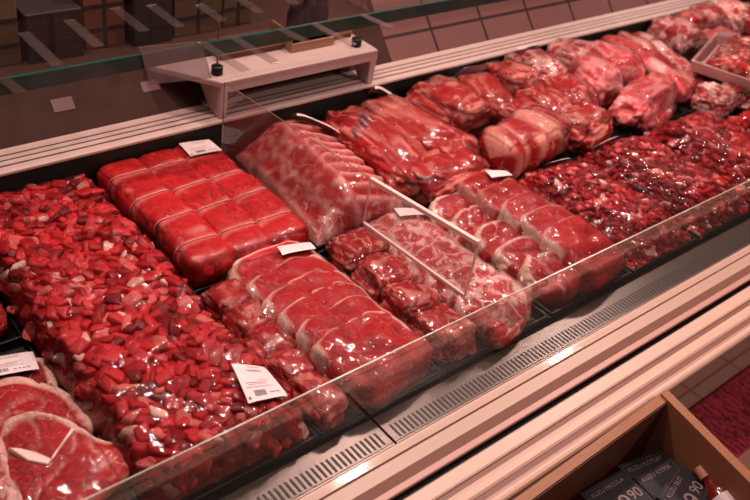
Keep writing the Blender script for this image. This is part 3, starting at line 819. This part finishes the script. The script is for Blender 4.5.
# rear rail: white extrusion with grooves
rail = empty('rear_rail', (1.5,1.42,.1), 'white grooved rail along the back of the case', 'rail')
MB().xprism([(1.3865,.0915),(1.3865,.096),(1.391,.0995),(1.462,.100),(1.462,.0915)], X0, X1).build('rail_body', M['rail'], rail)
for y0, y1 in ((1.4025,1.4065),(1.4205,1.4240),(1.4370,1.4405)):
    MB().box(X0, X1, y0, y1, .0985, .1003).build('rail_groove', M['rail2'], rail)
# air grille in two panels
def grille(x0, x1, lab, y0=.575, y1=.6315):
    t = empty('air_grille', ((x0+x1)/2, .6, 0), lab, 'air grille')
    MB().box(x0, x1, y0, y1, -.010, 0.).build('steel_panel', M['steel'], t, bevel=.001)
    MB().box(x0, x1, y0-.0035, y0, -.014, -.0005).build('front_lip', M['steel_lip'], t)
    b = MB(); x = x0+.012
    while x < x1-.012:
        b.box(x, x+.0042, y0+.004, y0+.030, -.001, .0003); x += .0092
    b.build('slots', M['slot'], t)
    return t
grille(X0, .700, 'steel air grille panel at the near left with the bright reflection')
grille(.7035, X1, 'long steel air grille panel running to the far right')
# inner ledge
led = empty('front_ledge', (1.5,.53,0), 'cream ledge strip between the air grille and the black gap', 'ledge')
MB().box(X0, X1, .5555, .5715, -.012, -.001).build('cream_strip', M['cream'], led, bevel=.001)
MB().box(X0, X1, .5525, .5555, -.012, -.006).build('dark_seam', M['brown'], led)
MB().box(X0, X1, .529, .5525, -.012, -.001).build('beige_strip', M['cream2'], led, bevel=.001)
MB().xprism([(.515,-.007),(.529,-.001),(.529,-.012),(.515,-.012)], X0, X1).build('brown_groove', M['brown'], led)
MB().box(X0, X1, .503, .515, -.012, -.005).build('pink_strip', M['pinkp'], led, bevel=.0015)
MB().box(X0, X1, .4895, .503, -.030, -.016).build('black_gap', M['black'], led)
# outer bumper rail
bm_ = empty('bumper_rail', (1.5,.45,0), 'cream ribbed bumper rail along the front edge of the case', 'bumper')
MB().xprism([(.406,-.012),(.4045,-.008),(.4050,-.004),(.408,-.001),(.412,0.),(.417,-.001),(.417,-.012)], X0, X1).build('edge_bead', M['cream'], bm_)
MB().box(X0, X1, .417, .4225, -.012, -.0025).build('pink_strip', M['pinkp'], bm_)
MB().box(X0, X1, .4225, .4325, -.012, -.004).build('brown_groove', M['brown'], bm_)
MB().xprism([(.4325,-.012),(.4325,-.003),(.436,.0),(.446,.0),(.4535,-.002),(.4535,-.012)], X0, X1).build('cream_strip', M['cream'], bm_)
MB().box(X0, X1, .4535, .4635, -.012, -.004).build('brown_groove', M['brown'], bm_)
MB().xprism([(.4635,-.012),(.4635,-.002),(.466,.0),(.4865,.0),(.4895,-.003),(.4895,-.012)], X0, X1).build('cream_strip', M['cream'], bm_)

# front glass
fg = empty('front_glass', (1.5,.6332,0), 'low clear glass pane standing along the front of the case', 'glass pane')
MB().box(X0, X1, .6320, .6345, .0005, .1290).build('pane', M['glass'], fg)
MB().box(X0, X1, .6320, .6345, .1290, .1307).build('polished_edge', M['glass_edge'], fg)

# clear acrylic divider (two leaves)
dv = empty('acrylic_divider', (.93,1.0,.03), 'clear acrylic divider standing between the packs near the middle', 'divider')
def leaf(a, b_, za0, za1, zb0, zb1, th=.003, edges=(1,1,1,1), em='acrylic_edge'):
    a = Vector((*a,0)); b_ = Vector((*b_,0)); d = (b_-a).normalized(); s = Vector((d.y,-d.x,0))*th/2
    o = MB().hexa([(a.x-s.x,a.y-s.y,za0),(b_.x-s.x,b_.y-s.y,zb0),(b_.x+s.x,b_.y+s.y,zb0),(a.x+s.x,a.y+s.y,za0)],
                  [(a.x-s.x,a.y-s.y,za1),(b_.x-s.x,b_.y-s.y,zb1),(b_.x+s.x,b_.y+s.y,zb1),(a.x+s.x,a.y+s.y,za1)]).build('clear_panel', M['acrylic'], dv)
    w = [.0022, .005, .0022, .004]
    for k, (p, q) in enumerate([((a.x,a.y,za0),(a.x,a.y,za1)), ((a.x,a.y,za1),(b_.x,b_.y,zb1)), ((b_.x,b_.y,zb0),(b_.x,b_.y,zb1)), ((a.x,a.y,za0),(b_.x,b_.y,zb0))]):
        if edges[k]: MB().bar(p, q, edges[k], edges[k]).build('polished_edge', M[em], dv)
leaf((.868,1.338),(.956,.977), .030,.214, .075,.170, edges=(.0018,.0013,0,0), em='brown')
leaf((.956,.977),(.974,.718), .070,.168, .070,.184, edges=(.0025,.0080,.0035,.0055))

# ------------------------------------------------------------------ behind the case
# tiled slope, right part; plain panel, left part
m, nt, out = new_mat('pink_brown_tiles')
bs = N(nt, 'ShaderNodeBsdfPrincipled'); tc = nt.nodes.new('ShaderNodeTexCoord')
def tiles(nt, vec, px, py, ox, oy, w=.004):
    sp = nt.nodes.new('ShaderNodeSeparateXYZ'); L(nt, vec, sp.inputs[0])
    def g(o, p, off):
        f = math_n(nt, 'FRACT', math_n(nt, 'DIVIDE', math_n(nt, 'SUBTRACT', o, off-p/2), p))
        return maprange(nt, math_n(nt, 'ABSOLUTE', math_n(nt, 'SUBTRACT', f, .5)), w/p*.5, w/p*1.3, 1., 0.)
    return math_n(nt, 'MAXIMUM', g(sp.outputs[0], px, ox), g(sp.outputs[1], py, oy))
gr = tiles(nt, tc.outputs['Object'], .189, .189, 1.603, .062, .0045)
nz = noise_n(nt, tc.outputs['Object'], 6, 4)
L(nt, mixc(nt, gr, mixc(nt, nz.outputs['Fac'], (.17,.082,.075), (.21,.10,.092)), (.035,.018,.018)), bs.inputs['Base Color'])
bs.inputs['Roughness'].default_value = .35; L(nt, bs.outputs[0], out.inputs[0]); M['wall_tile'] = m
def sloped(name, x0, x1, s0, s1, mat):
    me = bpy.data.meshes.new(name); me.from_pydata([(x0,s0,0),(x1,s0,0),(x1,s1,0),(x0,s1,0),(x0,s0,-.02),(x1,s0,-.02),(x1,s1,-.02),(x0,s1,-.02)], [],
        [(0,1,2,3),(7,6,5,4),(0,4,5,1),(1,5,6,2),(2,6,7,3),(3,7,4,0)])
    me.materials.append(mat); o = bpy.data.objects.new(name, me); C.objects.link(o)
    o.location = (0,1.463,.1); o.rotation_euler = (math.atan2(.73,.683),0,0); return tag(o, kind='structure')
sloped('wall_back', 1.44, 4.4, 0., .9, m)
sloped('trim_1', -.6, 1.438, 0., .12, M['plum'])
MB().box(-.6, 1.438, 1.542, 2.4, .150, .188).build('trim_2', M['plum']).__setitem__('kind','structure')
MB().box(-.6, 1.438, 2.35, 2.4, .188, 1.2).build('wall_far', M['carton_brown']).__setitem__('kind','structure')
MB().box(X0, X1, 1.462, 1.50, -.03, .085).build('trim_3', M['plum']).__setitem__('kind','structure')

# cartons on the counter behind
rows = [(.30,.46,1.60,.30,'carton_brown','plain brown carton at the far left on the rear counter'),
        (.47,.575,1.61,.40,'carton_olive','olive carton second from the left on the rear counter'),
        (.585,.70,1.60,.29,'carton_dark','low dark carton below the olive cartons on the rear counter'),
        (.71,.80,1.62,.36,'carton_red','orange brown carton beside the dark carton'),
        (.81,.90,1.60,.42,'carton_dark','tall dark carton left of the pale jar carton'),
        (.91,1.03,1.61,.40,'carton_olive','olive carton behind the white stand'),
        (1.04,1.12,1.62,.42,'carton_tan','tan carton behind the wooden crate')]
for x0, x1, y0, z1, mt, lab in rows:
    t = empty('carton', ((x0+x1)/2, y0+.06, .188), lab, 'carton')
    MB().box(x0, x1, y0, y0+.12, .188, z1).build('box_body', M[mt], t, bevel=.003)
    MB().box((x0+x1)/2-.004, (x0+x1)/2+.004, y0-.001, y0, .19, z1-.004).build('seam', M['carton_dark'], t)
    b = MB(); z = .225
    while z < z1-.02: b.box(x0+.002, x1-.002, y0-.0012, y0, z, z+.009); z += .05
    b.build('dark_band', M['carton_dark'], t)
rows = [(.30,.52,'carton_tan','long tan carton stacked behind the brown carton'),(.53,.70,'carton_brown','brown carton stacked behind the low dark carton'),
        (.71,.86,'carton_olive','wide olive carton in the second row'),(.87,1.1,'carton_tan','tan carton in the second row behind the stand')]
for x0, x1, mt, lab in rows:
    t = empty('carton', ((x0+x1)/2, 1.9, .188), lab, 'carton')
    MB().box(x0, x1, 1.78, 2.0, .188, .50).build('box_body', M[mt], t, bevel=.004)
    MB().box(x0, x1, 1.779, 1.78, .33, .345).build('tape', M['carton_brown'], t)

# white plastic stand on the rail
st = empty('white_stand', (1.1,1.45,.1), 'white plastic bridge stand straddling the rear rail', 'stand')
MB().prism([(.893,1.388),(1.316,1.388),(1.316,1.53),(.80,1.53),(.80,1.512)], .172, .186).build('shelf_top', M['white_p'], st, bevel=.003)
MB().box(.893, 1.316, 1.388, 1.396, .160, .174).build('front_apron', M['white_p'], st)
for x, s_ in ((.893,1),(1.298,1)):
    MB().hexa([(x,1.390,.1012),(x+.017,1.390,.1012),(x+.017,1.425,.1012),(x,1.425,.1012)], [(x-.001,1.388,.174),(x+.018,1.388,.174),(x+.018,1.50,.174),(x-.001,1.50,.174)]).build('leg', M['white_p'], st, bevel=.002)
for x, y in ((.905,1.425),(1.278,1.425)):
    MB().tube([(x,y,.186),(x,y,.188),(x,y,.204),(x,y,.206)], [.011,.012,.012,.009], 20).build('black_knob', M['black'], st, smooth=False)
# wooden crate with dark jars
cr = empty('wooden_crate', (1.16,1.50,.186), 'small pale wooden crate on the white stand', 'crate')
b = MB(); b.box(1.112,1.232,1.452,1.535,.186,.190).build('crate_base', M['crate_wood'], cr)
MB().box(1.112,1.232,1.449,1.454,.188,.206).build('front_board', M['crate_wood'], cr)
for x in (1.112,1.228): MB().box(x,x+.004,1.454,1.535,.190,.23).build('side_board', M['crate_wood'], cr)
for i in range(3):
    x = 1.136+.036*i
    j = empty('jar', (x,1.480,.190), ['leftmost','middle','rightmost'][i]+' dark jar in the small wooden crate', 'jar', 'dark jars in the wooden crate')
    MB().tube([(x,1.480,.190),(x,1.480,.195),(x,1.480,.265),(x,1.480,.275),(x,1.480,.280)], [.015,.0178,.0178,.014,.014], 20).build('jar_body', M['jar_dark'], j, smooth=True)
    MB().tube([(x,1.480,.280),(x,1.480,.294)], .0135, 18).build('lid', M['carton_dark'], j)
t = empty('carton', (1.27,1.5,.186), 'small orange carton between the wooden crate and the right knob', 'carton')
MB().box(1.238,1.30,1.470,1.53,.186,.212).build('box_body', M['carton_red'], t, bevel=.002)
MB().box(1.238,1.30,1.4695,1.470,.196,.204).build('stripe', M['cap'], t)
t = empty('carton', (1.04,1.5,.186), 'long orange carton left of the wooden crate on the stand', 'carton')
MB().box(.945,1.105,1.475,1.53,.186,.214).build('box_body', M['carton_red'], t, bevel=.002)
MB().box(.945,1.105,1.4745,1.475,.198,.206).build('stripe', M['cap'], t)

# glass shelf above with the thick green edge, on thin posts
sh = empty('glass_shelf', (.9,1.45,.30), 'glass shelf with thick dark green edge above the rear rail', 'shelf')
MB().box(-.6, 2.2, 1.338, 1.56, .298, .306).build('glass_pane', M['shelf_glass'], sh)
MB().box(-.6, 2.2, 1.330, 1.338, .280, .308).build('green_edge', M['green_edge'], sh)
for x in (.905,1.278): MB().tube([(x,1.425,.2065),(x,1.425,.2975)], .0022, 8).build('post', M['steel_lip'], sh)
G = 'lamp reflection streaks shaped as hazy strips on the glass shelf'  # ceiling light reflections in the glass, modelled as thin hazy strips
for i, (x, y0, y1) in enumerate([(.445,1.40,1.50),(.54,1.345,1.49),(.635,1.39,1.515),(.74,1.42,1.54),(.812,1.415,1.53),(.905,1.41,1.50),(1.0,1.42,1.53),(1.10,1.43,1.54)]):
    o = MB().box(x-.011, x+.011, y0, y1, .3065, .309).build('reflection_streak', M['strip'], None, bevel=.001)
    tag(o, 'lamp reflection streak shaped as a hazy strip across the green-edged glass shelf', 'reflection streak', G)
for i, (x, y1) in enumerate([(.442,1.26),(.812,1.18),(.880,1.19),(.99,1.25),(1.07,1.20),(1.20,1.24)]):  # more reflected light streaks, modelled as hazy bars ahead of the edge
    o = MB().bar((x,1.334,.309), (x,y1,.318), .020, .0022).build('reflection_streak', M['strip'], None, bevel=.0008)
    tag(o, 'lamp reflection streak shaped as a hazy bar in front of the green shelf edge', 'reflection streak', 'lamp reflection streaks shaped as bars at the green shelf edge')
ch = empty('card_reflection', (.75,1.327,.25), 'price card reflection shaped as a hazy sheet over the green shelf edge', 'card reflection')  # reflection of a price card, modelled as a hazy sheet with a rim
MB().hexa([(.700,1.325,.250),(.829,1.325,.237),(.829,1.3265,.237),(.700,1.3265,.250)], [(.680,1.325,.325),(.806,1.325,.316),(.806,1.3265,.316),(.680,1.3265,.325)]).build('card_reflection_sheet', M['card'], ch)
b = MB()
c4 = [(.700,.250),(.829,.237),(.806,.316),(.680,.325)]
for k in range(4):
    p, q = c4[k], c4[(k+1) % 4]; b.bar((p[0],1.3245,p[1]), (q[0],1.3245,q[1]), .002, .002)
b.build('card_reflection_rim', M['strip'], ch)
pt = MB().box(.720,.775,1.474,1.476,.1355,.158)   # paper ticket on the sloped panel
def ticket(x0, x1, s0, s1, lab):
    def W(x, s, n): 
        c_, s_ = .683/math.hypot(.683,.73), .73/math.hypot(.683,.73)
        return (x, 1.463+s*c_-n*s_, .1+s*s_+n*c_)
    o = MB().hexa([W(x0,s0,.0005),W(x1,s0,.0005),W(x1,s1,.0005),W(x0,s1,.0005)], [W(x0,s0,.0012),W(x1,s0,.0012),W(x1,s1,.0012),W(x0,s1,.0012)]).build('ticket_or_reflection', plain('ticket_or_reflection_tone'+lab[:4], (.20,.11,.115), .5))
    tag(o, lab, 'ticket')
ticket(.585,.628,.046,.072, 'small pinkish paper ticket on the dark panel left of the stand')  # reflected label, modelled as a thin pinkish sheet
ticket(.775,.815,.050,.072, 'small pale ticket on the panel under the card holder')  # the card holder here is the hazy price card reflection

# ------------------------------------------------------------------ floor, mat, wooden bin
m, nt, out = new_mat('floor_tiles'); bs = N(nt, 'ShaderNodeBsdfPrincipled'); tc = nt.nodes.new('ShaderNodeTexCoord')
gr = tiles(nt, tc.outputs['Object'], .226, .226, 2.128, .667, .004)
nz = noise_n(nt, tc.outputs['Object'], 5, 4)
L(nt, mixc(nt, gr, mixc(nt, nz.outputs['Fac'], (.52,.28,.22), (.58,.32,.25)), (.30,.15,.115)), bs.inputs['Base Color'])
bs.inputs['Roughness'].default_value = .4; L(nt, bs.outputs[0], out.inputs[0])
o = mobj('floor', [(-3,-3,-.75),(7,-3,-.75),(7,5,-.75),(-3,5,-.75)], [(0,1,2,3)], m, None, (0,0,-.75)); tag(o, kind='structure')
m, nt, out = new_mat('crimson_mat'); bs = N(nt, 'ShaderNodeBsdfPrincipled'); tc = nt.nodes.new('ShaderNodeTexCoord')
wv = N(nt, 'ShaderNodeTexWave'); wv.inputs['Scale'].default_value = 16; wv.inputs['Distortion'].default_value = 6; wv.inputs['Detail'].default_value = 1
wv.inputs['Detail Scale'].default_value = 3; L(nt, tc.outputs['Object'], wv.inputs['Vector'])
L(nt, mixc(nt, maprange(nt, wv.outputs['Fac'], .2, .7), (.22,.02,.035), (.55,.05,.09)), bs.inputs['Base Color']); bs.inputs['Roughness'].default_value = .7
L(nt, bs.outputs[0], out.inputs[0]); M['mat'] = m
gx, gy = 90, 30; vs = []
for j in range(gy+1):
    for i in range(gx+1):
        x = 1.55+1.2*i/gx; y = .432+.185*j/gy
        vs.append((x, y, -.738+.006*sin(x*150+6*noise.noise(Vector((x*12,y*12,0))))*(1 if 0<j<gy and 0<i<gx else 0)))
k = len(vs); vs += [(v[0],v[1],-.7495) for v in vs]
fs = [(j*(gx+1)+i, j*(gx+1)+i+1, (j+1)*(gx+1)+i+1, (j+1)*(gx+1)+i) for j in range(gy) for i in range(gx)]
bd = [i for i in range(gx+1)]+[j*(gx+1)+gx for j in range(1,gy+1)]+[gy*(gx+1)+i for i in range(gx-1,-1,-1)]+[j*(gx+1) for j in range(gy-1,0,-1)]
fs += [(bd[(a+1)%len(bd)], bd[a], bd[a]+k, bd[(a+1)%len(bd)]+k) for a in range(len(bd))]
o = mobj('floor_mat', vs, fs, m, None, None, True); tag(o, 'crimson ribbed mat on the tiled floor beside the wooden bin', 'mat')

wb = empty('wooden_bin', (.95,.29,-.75), 'orange wooden display bin standing against the cream bumper', 'bin')
ZT = .02
A = Vector((1.158,.398,0)); Bp = Vector((.60,.389,0)); Cp = Vector((1.095,.10,0)); D_ = Bp+(Cp-A)
th = .016
e1 = (Bp-A).normalized(); e2 = (Cp-A).normalized()
def board(p, q, inn, z0, z1, name, mat):
    i = inn*th
    MB().hexa([(p.x,p.y,z0),(q.x,q.y,z0),(q.x+i.x,q.y+i.y,z0),(p.x+i.x,p.y+i.y,z0)], [(p.x,p.y,z1),(q.x,q.y,z1),(q.x+i.x,q.y+i.y,z1),(p.x+i.x,p.y+i.y,z1)]).build(name, mat, wb)
board(A+e1*th, Bp, e2, -.75, ZT-.004, 'back_board', M['wood'])
board(A, Cp, e1*1.15, -.75, ZT, 'side_board', M['wood'])
board(Bp, D_, -e1, -.75, ZT, 'side_board', M['wood'])
board(Cp, D_, -e2, -.75, ZT, 'front_board', M['wood'])
i1 = A+e1*th*1.3+e2*th*1.1; i2 = Bp-e1*th+e2*th*1.1; i3 = Cp+e1*th*1.3-e2*th; i4 = D_-e1*th-e2*th
# dark inner lining + bottom
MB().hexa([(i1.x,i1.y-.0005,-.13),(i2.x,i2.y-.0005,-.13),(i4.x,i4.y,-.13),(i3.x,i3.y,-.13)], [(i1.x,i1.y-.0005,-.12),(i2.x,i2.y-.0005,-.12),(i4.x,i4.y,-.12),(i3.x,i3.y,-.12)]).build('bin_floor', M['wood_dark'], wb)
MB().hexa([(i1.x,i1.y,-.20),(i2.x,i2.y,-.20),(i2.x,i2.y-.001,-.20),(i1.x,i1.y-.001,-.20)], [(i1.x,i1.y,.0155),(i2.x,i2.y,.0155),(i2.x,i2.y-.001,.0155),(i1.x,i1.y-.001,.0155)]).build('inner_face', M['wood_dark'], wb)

# black price cards
def text_mesh(txt, size, mat, parent, xf, name='lettering'):
    cu = bpy.data.curves.new('t', 'FONT'); cu.body = txt; cu.size = size; cu.extrude = .0003
    ob = bpy.data.objects.new('t', cu); C.objects.link(ob)
    dg = bpy.context.evaluated_depsgraph_get(); me = bpy.data.meshes.new_from_object(ob.evaluated_get(dg))
    bpy.data.objects.remove(ob)
    me.materials.clear(); me.materials.append(mat)
    o = bpy.data.objects.new(name, me); C.objects.link(o); o.parent = parent; o.matrix_local = xf
    return o
def price_card(cx, cy, cz, rot, w, h, lines, lab, tilt=0.):
    t = empty('price_card', (cx,cy,cz), lab, 'price card', None)
    t.rotation_euler = (tilt, 0, rot)
    def loc(b, name, mat):
        me = bpy.data.meshes.new(name); me.from_pydata(b.v, [], b.f); me.materials.append(mat)
        o = bpy.data.objects.new(name, me); C.objects.link(o); o.parent = t; return o
    loc(MB().box(-w/2,w/2,-h/2,h/2,0,.006), 'card_body', M['cardboard_black'])
    b = MB(); q = .005; z0, z1 = .006, .0066
    b.box(-w/2+q,w/2-q,h/2-q-.0012,h/2-q,z0,z1); b.box(-w/2+q,w/2-q,-h/2+q,-h/2+q+.0012,z0,z1)
    b.box(-w/2+q,-w/2+q+.0012,-h/2+q,h/2-q,z0,z1); b.box(w/2-q-.0012,w/2-q,-h/2+q,h/2-q,z0,z1)
    loc(b, 'frame_line', M['card_line'])
    for txt, s, x, y in lines:
        text_mesh(txt, s, M['card_text'], t, Matrix.Translation((x,y,.0066)))
    return t
price_card(1.070,.328,-.072,-.20,.100,.070, [('KUZU KOTLET',.0115,-.040,.016)], 'hindmost black price card reading KUZU KOTLET in the wooden bin')
price_card(1.066,.300,-.065,-.12,.092,.070, [('KUZU KIYMA',.0115,-.038,.019)], 'black price card reading KUZU KIYMA on the middle of the card stack')
price_card(1.070,.262,-.057,.22,.092,.080, [('KUZU BUT',.0115,-.034,.022),('9',.044,-.020,-.022),('90',.026,.006,-.010)], 'topmost turned black price card reading KUZU BUT 9.90')
price_card(.968,.322,-.064,-.08,.100,.085, [('KUZU PIRZOLA',.0105,-.038,.025),('9',.044,-.006,-.022),('90',.026,.018,-.010)], 'black price card reading KUZU PIRZOLA left of the card stack')
# sauce bottle lying in the bin corner
sb = empty('sauce_bottle', (1.10,.21,-.08), 'red sauce bottle with tan cap and white label in the bin', 'bottle')
pa, pb = Vector((1.118,.283,-.040)), Vector((1.085,.15,-.060))
pd = (pb-pa)
MB().tube([pa+pd*t_ for t_ in (.14,.2,.3,.36,.95,1.)], [.008,.009,.018,.022,.022,.016], 24).build('bottle_body', M['sauce'], sb, smooth=True)
MB().tube([pa, pa+pd*.14], .0105, 18).build('cap', M['cap'], sb)
MB().tube([pa+pd*t_ for t_ in (.40,.75)], .0226, 24, caps=False).build('paper_label', M['label'], sb, smooth=True)

# ------------------------------------------------------------------ camera
f = 871.765
Xc = (0.760868728685121, -0.29238623635061417, 0.5793004975846391)
Yc = (-0.6337719447335112, -0.5265182310093786, 0.566667163759696)
Zc = (0.13932659393594232, -0.7983037274167506, -0.5859174506828855)
cam = bpy.data.cameras.new('camera'); co = bpy.data.objects.new('camera', cam); C.objects.link(co)
# columns: camera right, up, backward in world
right = Vector((Xc[0],Yc[0],Zc[0])); down = Vector((Xc[1],Yc[1],Zc[1])); fwd = Vector((Xc[2],Yc[2],Zc[2]))
mw = Matrix((( right.x,-down.x,-fwd.x,0),(right.y,-down.y,-fwd.y,0),(right.z,-down.z,-fwd.z,1.),(0,0,0,1)))
co.matrix_world = mw
cam.sensor_width = 36; cam.lens = f*36/750; cam.clip_start = .02
cam.dof.use_dof = True; cam.dof.focus_distance = 1.45; cam.dof.aperture_fstop = 5.0
bpy.context.scene.camera = co

# ------------------------------------------------------------------ light
def area(loc, size, power, col=(1,.80,.74), target=(1.1,1.0,0), shape='DISK', spread=PI):
    l = bpy.data.lights.new('ceiling_or_added_lamp', 'AREA'); l.shape = shape; l.size = size; l.energy = power; l.color = col; l.spread = spread
    if shape == 'RECTANGLE': l.size, l.size_y = size, size*.15
    o = bpy.data.objects.new('ceiling_or_added_lamp', l); C.objects.link(o); o.location = loc
    d = Vector(target)-Vector(loc); o.rotation_euler = d.to_track_quat('-Z','Y').to_euler(); return o
area((1.55,1.42,1.55), .13, 13)
area((.45,1.55,1.75), .12, 13)
area((2.9,1.5,1.7), .13, 15, target=(2.0,1,0))
area((.9,.25,2.3), .12, 11)
area((2.6,-1.1,1.9), .25, 26, target=(1.8,.8,0))  # unseen fill light added to lift the dark floor
for lp in ((.9,1.15,1.9),(1.9,.95,2.0),(1.25,1.75,1.7),(.2,1.0,1.8),(2.3,1.8,1.8)): area(lp, .07, 3.2, (1,.86,.82), target=(lp[0],.9,0))  # small unseen lights added for more glints on the film
w = bpy.data.worlds.new('world'); bpy.context.scene.world = w; w.use_nodes = True
w.node_tree.nodes['Background'].inputs[0].default_value = (.38,.215,.19,1); w.node_tree.nodes['Background'].inputs[1].default_value = .40
sc = bpy.context.scene
sc.view_settings.view_transform = 'Standard'; sc.view_settings.look = 'None'; sc.view_settings.exposure = .06; sc.view_settings.gamma = .9
sc.cycles.max_bounces = 10; sc.cycles.transparent_max_bounces = 16; sc.cycles.caustics_reflective = False; sc.cycles.caustics_refractive = False
